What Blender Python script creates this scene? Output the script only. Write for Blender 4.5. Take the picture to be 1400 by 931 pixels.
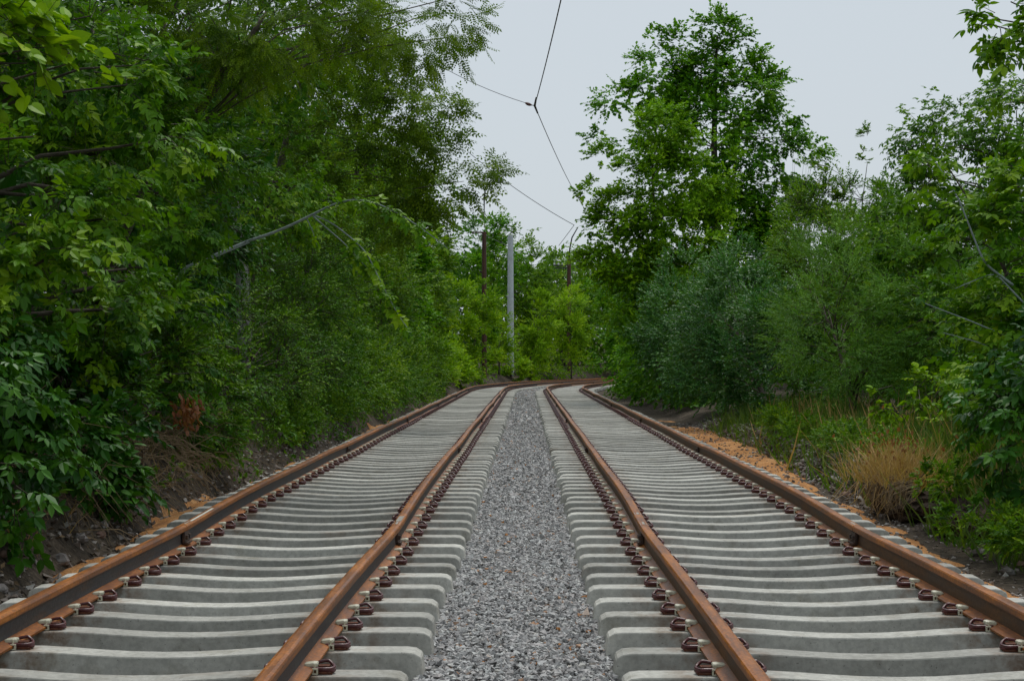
import bpy, math, zlib
import numpy as np
from mathutils import Matrix, Vector

# ------------------------------------------------------------------ camera, sky, sun, exposure
scn = bpy.context.scene
for o in list(bpy.data.objects):
    bpy.data.objects.remove(o)
COL = scn.collection
EYE = 1.556
cam_d = bpy.data.cameras.new("camera")
cam = bpy.data.objects.new("camera", cam_d)
COL.objects.link(cam)
cam.location = (0, 0, EYE)
cam.rotation_euler = (math.radians(90 - 0.063), 0, 0)
cam_d.sensor_width = 36
cam_d.lens = 36 * 2283 / 1400
cam_d.clip_end = 3000
scn.camera = cam

SUN_EL, SUN_AZ = math.radians(64), math.radians(18)
w = bpy.data.worlds.new("World")
scn.world = w
w.use_nodes = True
nt = w.node_tree
bg = nt.nodes["Background"]
sky = nt.nodes.new("ShaderNodeTexSky")
sky.sky_type = 'NISHITA'
sky.sun_disc = False
sky.sun_elevation = SUN_EL
sky.sun_rotation = SUN_AZ
sky.dust_density = 3
mx = nt.nodes.new("ShaderNodeMix")
mx.data_type = 'RGBA'
mx.inputs[0].default_value = 0.9          # an even cloud deck over the clear sky
mx.inputs[7].default_value = (5.75, 6.32, 6.78, 1)
nt.links.new(sky.outputs[0], mx.inputs[6])
nt.links.new(mx.outputs[2], bg.inputs[0])
bg.inputs[1].default_value = 0.108
sun_d = bpy.data.lights.new("sun", 'SUN')
sun = bpy.data.objects.new("sun", sun_d)
COL.objects.link(sun)
sun_d.energy = 1.5
sun_d.angle = math.radians(25)
sun_d.color = (1, .97, .92)
sun.rotation_euler = (-(math.pi / 2 - SUN_EL), 0, -SUN_AZ)   # high, a little ahead of the camera
scn.view_settings.view_transform = 'Standard'
scn.view_settings.look = 'None'
scn.view_settings.gamma = 1
scn.view_settings.use_curve_mapping = False
scn.view_settings.exposure = 0.0
scn.render.engine = 'CYCLES'
scn.cycles.max_bounces = 8
scn.cycles.diffuse_bounces = 4
scn.cycles.transmission_bounces = 5
scn.cycles.use_denoising = True

# ------------------------------------------------------------------ helpers
rng = np.random.default_rng(11)


def nrm(a):
    return a / np.maximum(np.linalg.norm(a, axis=-1, keepdims=True), 1e-9)


def mesh_data(name, V, F, mats, smooth=False, attrs=None, midx=None):
    V = np.asarray(V, np.float32)
    Fs = F if isinstance(F, list) else [F]
    Fs = [np.asarray(f, np.int32) for f in Fs if len(f)]
    me = bpy.data.meshes.new(name)
    me.vertices.add(len(V))
    me.vertices.foreach_set("co", V.ravel())
    idx = np.concatenate([f.ravel() for f in Fs])
    cnt = np.concatenate([np.full(len(f), f.shape[1], np.int32) for f in Fs])
    me.loops.add(len(idx))
    me.loops.foreach_set("vertex_index", idx)
    me.polygons.add(len(cnt))
    me.polygons.foreach_set("loop_start", np.concatenate([[0], np.cumsum(cnt)[:-1]]).astype(np.int32))
    me.polygons.foreach_set("loop_total", cnt)
    for m in (mats if isinstance(mats, (list, tuple)) else [mats]):
        me.materials.append(m)
    if midx is not None:
        me.polygons.foreach_set("material_index", np.asarray(midx, np.int32))
    me.polygons.foreach_set("use_smooth", np.full(len(cnt), bool(smooth)))
    for k, a in (attrs or {}).items():
        me.attributes.new(k, 'FLOAT', 'POINT').data.foreach_set("value", np.asarray(a, np.float32))
    me.update(calc_edges=True)
    return me


def link(name, me, parent=None, loc=None):
    o = bpy.data.objects.new(name, me)
    COL.objects.link(o)
    if parent is not None:
        o.parent = parent
    if loc is not None:
        o.location = loc
    return o


def build(name, V, F, mat, parent=None, smooth=False, attrs=None, midx=None):
    """world-space geometry -> object (as child of a thing: relative to its base)"""
    V = np.asarray(V, float)
    base = np.array(wloc(parent)) if parent is not None else np.zeros(3)
    return link(name, mesh_data(name, V - base, F, mat, smooth, attrs, midx), parent)


def wloc(o):
    v = Vector((0, 0, 0))
    while o is not None:
        v = v + o.location
        o = o.parent
    return v


def tag(o, label=None, cat=None, group=None, kind=None):
    for k, v in (("label", label), ("category", cat), ("group", group), ("kind", kind)):
        if v:
            o[k] = v
    return o


def thing(name, label, cat, loc, group=None):
    o = bpy.data.objects.new(name, None)
    o.empty_display_size = .2
    COL.objects.link(o)
    o.location = loc
    return tag(o, label, cat, group)


class Acc:
    def __init__(s):
        s.V, s.T, s.Q, s.n, s.a = [], [], [], 0, []

    def add(s, V, tris=None, quads=None, a=None):
        V = np.asarray(V, float)
        s.V.append(V)
        if tris is not None and len(tris):
            s.T.append(np.asarray(tris, int) + s.n)
        if quads is not None and len(quads):
            s.Q.append(np.asarray(quads, int) + s.n)
        if a is not None:
            s.a.append(np.broadcast_to(a, (len(V),)))
        s.n += len(V)

    def tube(s, P, R, sides=6, cap=True):
        P = np.asarray(P, float)
        k = len(P)
        R = np.broadcast_to(np.asarray(R, float), (k,))
        T = nrm(np.gradient(P, axis=0))
        ref = np.array([0, 0, 1.]) if abs(T[:, 2]).mean() < .8 else np.array([0, 1., 0])
        A = nrm(np.cross(T, ref))
        B = np.cross(T, A)
        th = np.arange(sides) / sides * 2 * np.pi
        V = P[:, None] + R[:, None, None] * (np.cos(th)[None, :, None] * A[:, None] + np.sin(th)[None, :, None] * B[:, None])
        i, j = np.meshgrid(np.arange(k - 1), np.arange(sides), indexing='ij')
        j2 = (j + 1) % sides
        q = np.stack([i * sides + j, i * sides + j2, (i + 1) * sides + j2, (i + 1) * sides + j], -1).reshape(-1, 4)
        V = V.reshape(-1, 3)
        t = []
        if cap:
            V = np.vstack([V, P[:1], P[-1:]])
            for jj in range(sides):
                t.append((k * sides, (jj + 1) % sides, jj))
                t.append((k * sides + 1, (k - 1) * sides + jj, (k - 1) * sides + (jj + 1) % sides))
        s.add(V, t, q)
        return s

    def box(s, c, h, R=None):
        v = np.array([[x, y, z] for x in (-1, 1) for y in (-1, 1) for z in (-1, 1)], float) * np.asarray(h)
        if R is not None:
            v = v @ np.asarray(R).T
        s.add(v + np.asarray(c), quads=[(0, 1, 3, 2), (4, 6, 7, 5), (0, 4, 5, 1), (2, 3, 7, 6), (0, 2, 6, 4), (1, 5, 7, 3)])
        return s

    def get(s):
        F = []
        if s.T:
            F.append(np.concatenate(s.T))
        if s.Q:
            F.append(np.concatenate(s.Q))
        return np.concatenate(s.V), F

    def build(s, name, mat, parent=None, smooth=False):
        V, F = s.get()
        return build(name, V, F, mat, parent, smooth, {"rnd": np.concatenate(s.a)} if s.a else None)


def hash2(ix, iy, seed):
    n = (ix * 374761393 + iy * 668265263 + seed * 974711) & 0x7fffffff
    n = ((n ^ (n >> 13)) * 1274126177) & 0x7fffffff
    return ((n ^ (n >> 16)) & 0xffff) / 65535.


def vnoise(x, y, seed=0):
    ix, iy = np.floor(x).astype(np.int64), np.floor(y).astype(np.int64)
    fx, fy = x - ix, y - iy
    fx, fy = fx * fx * (3 - 2 * fx), fy * fy * (3 - 2 * fy)
    a, b = hash2(ix, iy, seed), hash2(ix + 1, iy, seed)
    c, d = hash2(ix, iy + 1, seed), hash2(ix + 1, iy + 1, seed)
    return (a * (1 - fx) + b * fx) * (1 - fy) + (c * (1 - fx) + d * fx) * fy - .5


def fbm(x, y, seed=0):
    return vnoise(x, y, seed) + .5 * vnoise(x * 2.1, y * 2.1, seed + 1) + .25 * vnoise(x * 4.3, y * 4.3, seed + 2)


# ------------------------------------------------------------------ materials
def new_mat(name):
    m = bpy.data.materials.new(name)
    m.use_nodes = True
    nt = m.node_tree
    return m, nt, nt.nodes["Principled BSDF"]


def N(nt, typ, **kw):
    n = nt.nodes.new(typ)
    for k, v in kw.items():
        setattr(n, k, v)
    return n


def noise(nt, scale, detail=4, rough=.6, coord='Object'):
    tc = N(nt, "ShaderNodeTexCoord")
    n = N(nt, "ShaderNodeTexNoise")
    n.inputs["Scale"].default_value = scale
    n.inputs["Detail"].default_value = detail
    n.inputs["Roughness"].default_value = rough
    nt.links.new(tc.outputs[coord], n.inputs["Vector"])
    return n


def ramp(nt, src, stops):
    r = N(nt, "ShaderNodeValToRGB")
    e = r.color_ramp.elements
    while len(e) < len(stops):
        e.new(.5)
    for el, (p, c) in zip(e, stops):
        el.position = p
        el.color = (*c, 1)
    nt.links.new(src, r.inputs[0])
    return r


def mixc(nt, a, b, fac, mode='MIX'):
    m = N(nt, "ShaderNodeMix", data_type='RGBA', blend_type=mode)
    for s, v in ((0, fac), (6, a), (7, b)):
        if isinstance(v, bpy.types.NodeSocket):
            nt.links.new(v, m.inputs[s])
        else:
            m.inputs[s].default_value = v if not isinstance(v, tuple) else (*v, 1)
    return m.outputs[2]


def bump(nt, p, src, strength, dist):
    b = N(nt, "ShaderNodeBump")
    b.inputs["Strength"].default_value = strength
    b.inputs["Distance"].default_value = dist
    nt.links.new(src, b.inputs["Height"])
    nt.links.new(b.outputs[0], p.inputs["Normal"])


def noise_mat(name, stops, scale, rough=.9, bscale=None, bstr=.5, bdist=.01, spec=.3, fine=None, coord='Object'):
    m, nt, p = new_mat(name)
    n = noise(nt, scale, 6, .65, coord)
    c = ramp(nt, n.outputs[0], stops).outputs[0]
    if fine:
        n3 = noise(nt, fine, 3, .6, coord)
        c = mixc(nt, c, ramp(nt, n3.outputs[0], [(.3, (.45, .45, .45)), (.65, (1.25, 1.25, 1.25))]).outputs[0], 1.0, 'MULTIPLY')
    nt.links.new(c, p.inputs["Base Color"])
    p.inputs["Roughness"].default_value = rough
    p.inputs["Specular IOR Level"].default_value = spec
    if bscale:
        bump(nt, p, noise(nt, bscale, 5, .6, coord).outputs[0], bstr, bdist)
    return m


def concrete_mat(name, dark, light, speck=.5, rusty=False):
    m, nt, p = new_mat(name)
    oi = N(nt, "ShaderNodeObjectInfo")
    tc = N(nt, "ShaderNodeTexCoord")
    off = N(nt, "ShaderNodeVectorMath", operation='MULTIPLY_ADD')
    comb = N(nt, "ShaderNodeCombineXYZ")
    for i in range(3):
        nt.links.new(oi.outputs["Random"], comb.inputs[i])
    nt.links.new(comb.outputs[0], off.inputs[0])
    off.inputs[1].default_value = (37, 61, 23)
    nt.links.new(tc.outputs["Object"], off.inputs[2])

    def nz(scale, det):
        n = N(nt, "ShaderNodeTexNoise")
        n.inputs["Scale"].default_value = scale
        n.inputs["Detail"].default_value = det
        n.inputs["Roughness"].default_value = .65
        nt.links.new(off.outputs[0], n.inputs["Vector"])
        return n.outputs[0]
    c = ramp(nt, nz(3, 6), [(.3, dark), (.7, light)]).outputs[0]
    c = mixc(nt, c, ramp(nt, nz(28, 4), [(.35, (.82, .82, .82)), (.6, (1.05, 1.05, 1.05))]).outputs[0], 1., 'MULTIPLY')
    c = mixc(nt, c, ramp(nt, nz(60, 2), [(.27, (.3, .3, .3)), (.34, (1, 1, 1))]).outputs[0], speck, 'MULTIPLY')   # pores
    st = ramp(nt, nz(1.7, 5), [(.60, (0, 0, 0)), (.75, (1, 1, 1))])
    c = mixc(nt, c, (.30, .17, .08), mixv(nt, st.outputs[0], .35))                                                # rust and sand stains
    if rusty:                                                     # rust washed down beside each rail seat
        sx = N(nt, "ShaderNodeSeparateXYZ")
        nt.links.new(tc.outputs["Object"], sx.inputs[0])

        def mth(op, a, b=None):
            q = N(nt, "ShaderNodeMath", operation=op)
            for i, v in enumerate((a, b)):
                if v is None:
                    continue
                if isinstance(v, bpy.types.NodeSocket):
                    nt.links.new(v, q.inputs[i])
                else:
                    q.inputs[i].default_value = v
            return q.outputs[0]
        near = mth('ABSOLUTE', mth('SUBTRACT', mth('ABSOLUTE', sx.outputs[0]), .80))
        mr = N(nt, "ShaderNodeMapRange")
        nt.links.new(near, mr.inputs[0])
        for i, v in ((1, .10), (2, .34), (3, .75), (4, 0.)):
            mr.inputs[i].default_value = v
        pat = ramp(nt, nz(9, 5), [(.42, (0, 0, 0)), (.62, (1, 1, 1))])
        c = mixc(nt, c, (.25, .13, .06), mth('MULTIPLY', mr.outputs[0], pat.outputs[0]))
        dirt = ramp(nt, nz(4.5, 6), [(.55, (1, 1, 1)), (.75, (.66, .63, .57))])
        c = mixc(nt, c, dirt.outputs[0], 1., 'MULTIPLY')
    tint = N(nt, "ShaderNodeMapRange")
    tint.inputs[3].default_value = .70
    tint.inputs[4].default_value = 1.12
    nt.links.new(oi.outputs["Random"], tint.inputs[0])
    c = mixc(nt, c, tint.outputs[0], 1., 'MULTIPLY')
    nt.links.new(c, p.inputs["Base Color"])
    p.inputs["Roughness"].default_value = .88
    p.inputs["Specular IOR Level"].default_value = .3
    bump(nt, p, nz(45, 4), .35, .006)
    return m


def mixv(nt, src, k):
    mth = N(nt, "ShaderNodeMath", operation='MULTIPLY')
    nt.links.new(src, mth.inputs[0])
    mth.inputs[1].default_value = k
    return mth.outputs[0]


def leaf_mat(name, dark, mid, light, back, trans=.25, rough=.42, spec=.45, objrnd=False):
    m, nt, p = new_mat(name)
    if objrnd:
        src = N(nt, "ShaderNodeObjectInfo").outputs["Random"]
    else:
        a = N(nt, "ShaderNodeAttribute", attribute_name="rnd")
        src = a.outputs["Fac"]
    c = ramp(nt, src, [(.0, dark), (.5, mid), (1., light)]).outputs[0]
    ge = N(nt, "ShaderNodeNewGeometry")
    c = mixc(nt, c, back, mixv(nt, ge.outputs["Backfacing"], .55))
    nt.links.new(c, p.inputs["Base Color"])
    p.inputs["Roughness"].default_value = rough
    p.inputs["Specular IOR Level"].default_value = spec
    tr = N(nt, "ShaderNodeBsdfTranslucent")
    nt.links.new(mixc(nt, c, (1.5, 1.7, .35), 1., 'MULTIPLY'), tr.inputs[0])
    ms = N(nt, "ShaderNodeMixShader")
    ms.inputs[0].default_value = trans
    nt.links.new(p.outputs[0], ms.inputs[1])
    nt.links.new(tr.outputs[0], ms.inputs[2])
    nt.links.new(ms.outputs[0], nt.nodes["Material Output"].inputs[0])
    return m


M = {}
M['concrete'] = concrete_mat("sleeper_concrete", (.45, .44, .395), (.68, .665, .60), .7, True)
M['pole'] = concrete_mat("pole_concrete", (.44, .48, .50), (.56, .60, .62), .2)


def rust_mat(name, cols, rough, streak=(1, 14, 14), bs=.3, spec=.5):
    m, nt, p = new_mat(name)
    tc = N(nt, "ShaderNodeTexCoord")
    mp = N(nt, "ShaderNodeMapping")
    mp.inputs["Scale"].default_value = streak
    nt.links.new(tc.outputs["Object"], mp.inputs[0])
    n1 = N(nt, "ShaderNodeTexNoise")
    n1.inputs["Scale"].default_value = 1.6
    n1.inputs["Detail"].default_value = 8
    n1.inputs["Roughness"].default_value = .7
    nt.links.new(mp.outputs[0], n1.inputs["Vector"])
    c = ramp(nt, n1.outputs[0], [(.28, cols[0]), (.48, cols[1]), (.62, cols[2]), (.8, cols[3])]).outputs[0]
    n2 = noise(nt, 40, 4)
    c = mixc(nt, c, ramp(nt, n2.outputs[0], [(.3, (.6, .6, .6)), (.65, (1.2, 1.15, 1.1))]).outputs[0], 1., 'MULTIPLY')
    nt.links.new(c, p.inputs["Base Color"])
    rr = N(nt, "ShaderNodeMapRange")
    nt.links.new(n1.outputs[0], rr.inputs[0])
    rr.inputs[3].default_value = rough - .15
    rr.inputs[4].default_value = rough + .2
    nt.links.new(rr.outputs[0], p.inputs["Roughness"])
    p.inputs["Specular IOR Level"].default_value = spec
    bump(nt, p, n2.outputs[0], bs, .004)
    return m


M['rust'] = rust_mat("rusty_rail_steel", [(.10, .034, .011), (.25, .078, .009), (.42, .138, .012), (.47, .20, .032)], .42, (9, 1.2, 9))
M['rail_web'] = rust_mat("rail_web_shade", [(.030, .032, .037), (.052, .054, .060), (.075, .058, .050), (.18, .075, .025)], .55, (5, 1.0, 5))  # shade and bluish sky reflection put into the web colour, with some rust
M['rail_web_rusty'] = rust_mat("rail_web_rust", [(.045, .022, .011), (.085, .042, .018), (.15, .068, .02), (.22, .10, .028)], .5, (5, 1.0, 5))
M['plate'] = rust_mat("fishplate_steel", [(.03, .022, .02), (.06, .04, .032), (.11, .055, .03), (.16, .07, .03)], .55)
M['rustpole'] = rust_mat("rusty_pole_paint", [(.03, .016, .012), (.07, .028, .016), (.11, .04, .02), (.13, .06, .03)], .6, (6, 6, 1))


def plain(name, col, rough=.5, spec=.5, var=.25, scale=30):
    m, nt, p = new_mat(name)
    n = noise(nt, scale, 3)
    d = tuple(c * (1 - var) for c in col)
    l = tuple(min(1, c * (1 + var)) for c in col)
    nt.links.new(ramp(nt, n.outputs[0], [(.3, d), (.7, l)]).outputs[0], p.inputs["Base Color"])
    p.inputs["Roughness"].default_value = rough
    p.inputs["Specular IOR Level"].default_value = spec
    return m


M['clip'] = plain("maroon_clip_paint", (.085, .014, .016), .33, .55, .5, 50)
M['clip_rust'] = plain("clip_shoulder_rust", (.13, .04, .018), .6, .4, .5, 60)
M['plastic'] = plain("cream_plastic", (.62, .60, .46), .45, .5, .12, 60)
M['hole'] = plain("tag_hole_shade", (.12, .06, .03), .7, .3, .2)  # dark colour of the block that stands in for shade inside the tag
M['paint'] = plain("white_rail_paint", (.66, .66, .58), .6, .3, .2, 40)
M['cut'] = plain("scraped_steel", (.36, .33, .28), .4, .6, .35, 40)
M['wire'] = plain("wire_dark", (.025, .025, .027), .5, .5, .2)
M['porcelain'] = plain("insulator_white", (.62, .64, .62), .3, .6, .1)
M['insul_dark'] = plain("insulator_brown", (.10, .03, .02), .35, .6, .2)
M['lamp'] = plain("lamp_grey", (.22, .23, .24), .5, .5, .2)
M['bark'] = noise_mat("bark", [(.3, (.055, .045, .035)), (.7, (.15, .125, .10))], 9, .95, 30, .8, .02)
M['palebark'] = noise_mat("pale_bark", [(.35, (.16, .16, .15)), (.65, (.38, .38, .36))], 7, .9, 25, .6, .02)
M['twig'] = noise_mat("young_twig", [(.3, (.19, .24, .23)), (.7, (.34, .40, .39))], 12, .7)
M['twig_dark'] = noise_mat("old_twig", [(.3, (.05, .04, .03)), (.7, (.11, .09, .065))], 12, .85)
M['drystem'] = noise_mat("dry_stem", [(.3, (.16, .11, .06)), (.7, (.33, .25, .15))], 8, .9)
M['soil'] = noise_mat("soil", [(.25, (.032, .026, .020)), (.5, (.080, .062, .044)), (.75, (.15, .12, .088))], 2.2, .95, 14, 1.0, .05, .2, fine=22)
M['clod'] = noise_mat("dark_clod", [(.3, (.04, .030, .022)), (.7, (.12, .085, .06))], 6, .95, 26, 1.0, .03, .2, fine=40)
M['bed'] = noise_mat("ballast_bed", [(.3, (.05, .05, .048)), (.7, (.17, .165, .155))], 34, .95, 40, 1., .02, .2)
M['sand'] = noise_mat("orange_sand", [(.28, (.20, .10, .05)), (.45, (.50, .23, .08)), (.72, (.64, .35, .15))], 2.6, .95, 40, .9, .012, .2, fine=55)


def stone_mat(name, stops):
    m, nt, p = new_mat(name)
    a = N(nt, "ShaderNodeAttribute", attribute_name="rnd")
    c = ramp(nt, a.outputs["Fac"], stops).outputs[0]
    n = noise(nt, 70, 3)
    c = mixc(nt, c, ramp(nt, n.outputs[0], [(.3, (.7, .7, .7)), (.65, (1.15, 1.15, 1.15))]).outputs[0], 1., 'MULTIPLY')
    nt.links.new(c, p.inputs["Base Color"])
    p.inputs["Roughness"].default_value = .85
    p.inputs["Specular IOR Level"].default_value = .3
    return m


M['gravel'] = stone_mat("gravel", [(0, (.24, .235, .235)), (.25, (.36, .355, .35)), (.5, (.47, .44, .425)), (.72, (.54, .535, .525)), (.9, (.60, .60, .58)), (.97, (.56, .54, .50)), (.992, (.45, .20, .07))])
M['rubble'] = stone_mat("rubble", [(0, (.08, .065, .05)), (.35, (.17, .135, .11)), (.7, (.27, .23, .20)), (1, (.44, .42, .39))])
M['stone'] = noise_mat("field_stone", [(.3, (.15, .13, .12)), (.7, (.34, .31, .29))], 8, .85, 30, .6, .01)
M['brickstone'] = noise_mat("reddish_stone", [(.3, (.17, .10, .075)), (.7, (.30, .20, .16))], 8, .85, 30, .6, .01)

G = lambda *a: leaf_mat(*a)
M['lime'] = leaf_mat("lime_leaf", (0.085, 0.189, 0.0050), (0.203, 0.380, 0.0060), (0.350, 0.506, 0.0100), (.17, .27, .02), 0.28, .5, .18)
M['lime_o'] = leaf_mat("lime_leaf_single", (0.095, 0.205, 0.0050), (0.224, 0.404, 0.0060), (0.380, 0.528, 0.0100), (.18, .28, .02), 0.28, .45, .22, True)
M['elder'] = leaf_mat("ash_maple_leaf", (0.026, 0.103, 0.0040), (0.093, 0.234, 0.0050), (0.255, 0.402, 0.0100), (0.106, 0.210, 0.0150), 0.27, .5, .18)
M['elder_o'] = leaf_mat("ash_maple_leaf_single", (0.048, 0.151, 0.0040), (0.137, 0.304, 0.0060), (0.273, 0.429, 0.0100), (0.114, 0.220, 0.0160), 0.27, .45, .22, True)
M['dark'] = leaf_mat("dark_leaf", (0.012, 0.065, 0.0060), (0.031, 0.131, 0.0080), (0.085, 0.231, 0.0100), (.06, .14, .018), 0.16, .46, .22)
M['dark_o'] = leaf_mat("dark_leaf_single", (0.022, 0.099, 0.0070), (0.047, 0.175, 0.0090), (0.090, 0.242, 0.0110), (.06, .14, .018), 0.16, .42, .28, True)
M['locust'] = leaf_mat("locust_leaf", (0.045, 0.099, 0.0050), (0.116, 0.211, 0.0070), (0.220, 0.319, 0.0100), (.12, .19, .015), 0.27, .55, .15)
M['small'] = leaf_mat("small_leaf", (0.024, 0.099, 0.0050), (0.078, 0.213, 0.0060), (0.205, 0.358, 0.0100), (.10, .19, .018), 0.19, .5, .18)
M['willow'] = leaf_mat("grey_green_leaf", (0.040, 0.130, 0.0120), (0.099, 0.252, 0.0200), (0.180, 0.352, 0.0340), (.15, .25, .06), 0.19, .5, .22)
M['blue'] = leaf_mat("blue_green_leaf", (0.016, 0.084, 0.0130), (0.047, 0.181, 0.0240), (0.115, 0.270, 0.0480), (.10, .19, .06), 0.16, .42, .32)
M['maple'] = leaf_mat("maple_leaf", (0.026, 0.121, 0.0040), (0.099, 0.287, 0.0050), (0.230, 0.440, 0.0090), (.10, .21, .015), 0.27, .5, .18)
M['lightmaple'] = leaf_mat("light_maple_leaf", (0.080, 0.205, 0.0040), (0.187, 0.380, 0.0050), (0.320, 0.495, 0.0090), (.15, .26, .015), 0.28, .5, .18)
M['bright'] = leaf_mat("bright_far_leaf", (0.105, 0.232, 0.0040), (0.244, 0.433, 0.0060), (0.420, 0.561, 0.0090), (.19, .30, .02), 0.26, .55, .15)
M['mid'] = leaf_mat("mid_green_leaf", (0.035, 0.117, 0.0040), (0.112, 0.252, 0.0060), (0.270, 0.396, 0.0100), (.12, .21, .018), 0.27, .5, .18)
M['grass'] = leaf_mat("grass_blade", (.050, .125, .010), (.105, .205, .016), (.20, .27, .035), (.10, .14, .04), .25, .5, .35)
M['drygrass'] = leaf_mat("dry_grass_blade", (.27, .155, .065), (.50, .31, .14), (.68, .49, .26), (.4, .28, .15), .2, .7, .2)
M['litter'] = leaf_mat('litter_leaf', (.06, .04, .025), (.14, .095, .055), (.26, .18, .10), (.16, .12, .08), .05, .8, .2)
M['deadleaf'] = leaf_mat("dead_leaf", (.16, .05, .018), (.27, .09, .03), (.36, .17, .06), (.22, .1, .05), .2, .6, .3)

# ------------------------------------------------------------------ the alignment: straight, then a bend to the right
S0, RAD, HEAD, X0 = 72.0, 115.0, 0.0088, -0.055
P0 = np.array([X0 + HEAD * S0, S0])
T0 = nrm(np.array([HEAD, 1.]))
NR = np.array([T0[1], -T0[0]])
CEN = P0 + NR * RAD


def zprof(s):
    s = np.asarray(s, float)
    t = np.clip(s - 13, 0, 105)
    k = 6.
    return -0.0133 * np.where(t < k, t * t / (2 * k), t - k / 2)


def frame(s):
    s = np.asarray(s, float)
    a = np.clip((s - S0) / RAD, 0, None)
    st = np.minimum(s, S0) - S0
    ca, sa = np.cos(a), np.sin(a)
    t = np.stack([T0[0] * ca + NR[0] * sa, T0[1] * ca + NR[1] * sa], -1)
    n = np.stack([t[..., 1], -t[..., 0]], -1)
    p = CEN - n * RAD + t * st[..., None]
    return p, t, n


def at(s, u, z):
    s, u, z = np.broadcast_arrays(np.asarray(s, float), np.asarray(u, float), np.asarray(z, float))
    p, t, n = frame(s)
    q = p + n * u[..., None]
    return np.concatenate([q, (z + zprof(s))[..., None]], -1)


def su(x, y):
    x, y = np.asarray(x, float), np.asarray(y, float)
    dx, dy = x - CEN[0], y - CEN[1]
    ang = np.arctan2(dx * T0[0] + dy * T0[1], -(dx * NR[0] + dy * NR[1]))
    r = np.hypot(dx, dy)
    line = (x - P0[0]) * T0[0] + (y - P0[1]) * T0[1]
    ulin = (x - P0[0]) * NR[0] + (y - P0[1]) * NR[1]
    arc = (line > 0)
    ang = np.where(ang < -.5, ang + 2 * np.pi, ang)
    s = np.where(arc, S0 + RAD * np.clip(ang, 0, 1.9), S0 + line)
    u = np.where(arc, RAD - r, ulin)
    return s, u


def sep(s):                       # half the distance between the two track centres
    return 1.735 + .075 * np.clip((12.5 - np.asarray(s, float)) / 5, 0, 1.4)


def gz(x, y):
    s, u = su(x, y)
    n1 = fbm(x * .9, y * .9, 3)
    n2 = fbm(x * 3.1, y * 3.1, 9)
    lw = -u - (3.42 + .18 * vnoise(s * .35, s * 0 + 1.5, 4))
    rw = u - (4.0 + .25 * vnoise(s * .3, s * 0 + 7.5, 5))
    z = np.full_like(u, -.17)
    L = np.clip(lw, 0, None)
    z = np.where(lw > 0, z + .80 * (1 - np.exp(-L * 2.0)) + .05 * np.clip(L - 2, 0, 20) + .22 * np.clip(L * 1.5, 0, 1) * n1 + .10 * np.clip(L * 3, 0, 1) * n2, z)
    Rr = np.clip(rw, 0, None)
    z = np.where(rw > 0, z + .42 * (1 - np.exp(-Rr * 1.4)) + .05 * np.clip(Rr - 1.5, 0, 20) + .15 * np.clip(Rr * 1.5, 0, 1) * n1 + .08 * np.clip(Rr * 3, 0, 1) * n2, z)
    return z + zprof(s)


# ------------------------------------------------------------------ ground
xs = np.concatenate([np.linspace(-600, -40, 15), np.arange(-38, -9, 2), np.arange(-8, -5, .3), np.arange(-5, -2.8, .12), np.arange(-2.8, 3, .4), np.arange(3.0, 5.4, .13), np.arange(5.5, 8, .3), np.arange(8.2, 45, 1.2), np.linspace(48, 600, 15)])
ys = np.concatenate([np.linspace(-300, 0, 12), np.arange(2, 6, 1.), np.arange(6, 34, .2), np.arange(34, 130, .7), np.linspace(132, 1600, 22)])
gx, gy = np.meshgrid(xs, ys)
GV = np.stack([gx, gy, gz(gx, gy)], -1).reshape(-1, 3)


def grid_quads(nr, nc):
    i, j = np.meshgrid(np.arange(nr - 1), np.arange(nc - 1), indexing='ij')
    a = i * nc + j
    return np.stack([a, a + 1, a + nc + 1, a + nc], -1).reshape(-1, 4)


tag(build("ground", GV, grid_quads(len(ys), len(xs)), M['soil'], smooth=True), kind='structure')

SEND = 128.0


def strip(name, s, u, zf, mat, smooth=True):
    S, U = np.meshgrid(s, u, indexing='ij')
    V = at(S, U, 0)
    V[..., 2] += zf(S, U)
    return tag(build(name, V.reshape(-1, 3), grid_quads(len(s), len(u))[:, ::-1], mat, smooth=smooth), kind='structure')


sg = np.concatenate([np.arange(3, 45, .25), np.arange(45, SEND, .8)])
strip("ballast_bed", sg, np.array([-3.15, -1.6, -.8, -.3, 0, .3, .8, 1.6, 3.15]), lambda S, U: -.140 + .006 * fbm(S * 2, U * 5, 2), M['bed'])


def sand_z(S, U):
    V = at(S, U, 0)
    n = fbm(S * .55, U * 1.3, 21) + .8 * fbm(S * 2.2, U * 3.5, 31)
    e = np.abs(U)
    edge = np.clip((e - 3.06) / .10, 0, 1) * 0 + .16 * np.clip((3.14 - e) / .1, 0, 1) + np.where(U < 0, .085 * np.clip((e - 3.32) / .25, 0, 3), .09 * np.clip((e - 3.22 - .45 * np.clip((S - 20) / 6, 0, 1)) / .3, 0, 3))
    return gz(V[..., 0], V[..., 1]) - zprof(S) + .028 + .075 * np.maximum(n, -.6) - edge


sgf = np.concatenate([np.arange(3, 45, .12), np.arange(45, 75, .4)])
strip("sand_verge", sgf, np.arange(-3.95, -3.0, .09), lambda S, U: sand_z(S, U) - .026, M['sand'])
strip("sand_verge", sgf, np.arange(3.1, 4.35, .09), lambda S, U: sand_z(S, U) + .012 + .06 * np.clip((S - 20) / 5, 0, 1) - .14 * np.clip((S - 34) / 6, 0, 1), M['sand'])

# ------------------------------------------------------------------ stones
ROCK = np.array([(1, 0, 0), (-1, 0, 0), (0, 1, 0), (0, -1, 0), (0, 0, 1), (0, 0, -1)], float)
ROCKT = np.array([(0, 2, 4), (2, 1, 4), (1, 3, 4), (3, 0, 4), (2, 0, 5), (1, 2, 5), (3, 1, 5), (0, 3, 5)])


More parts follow.
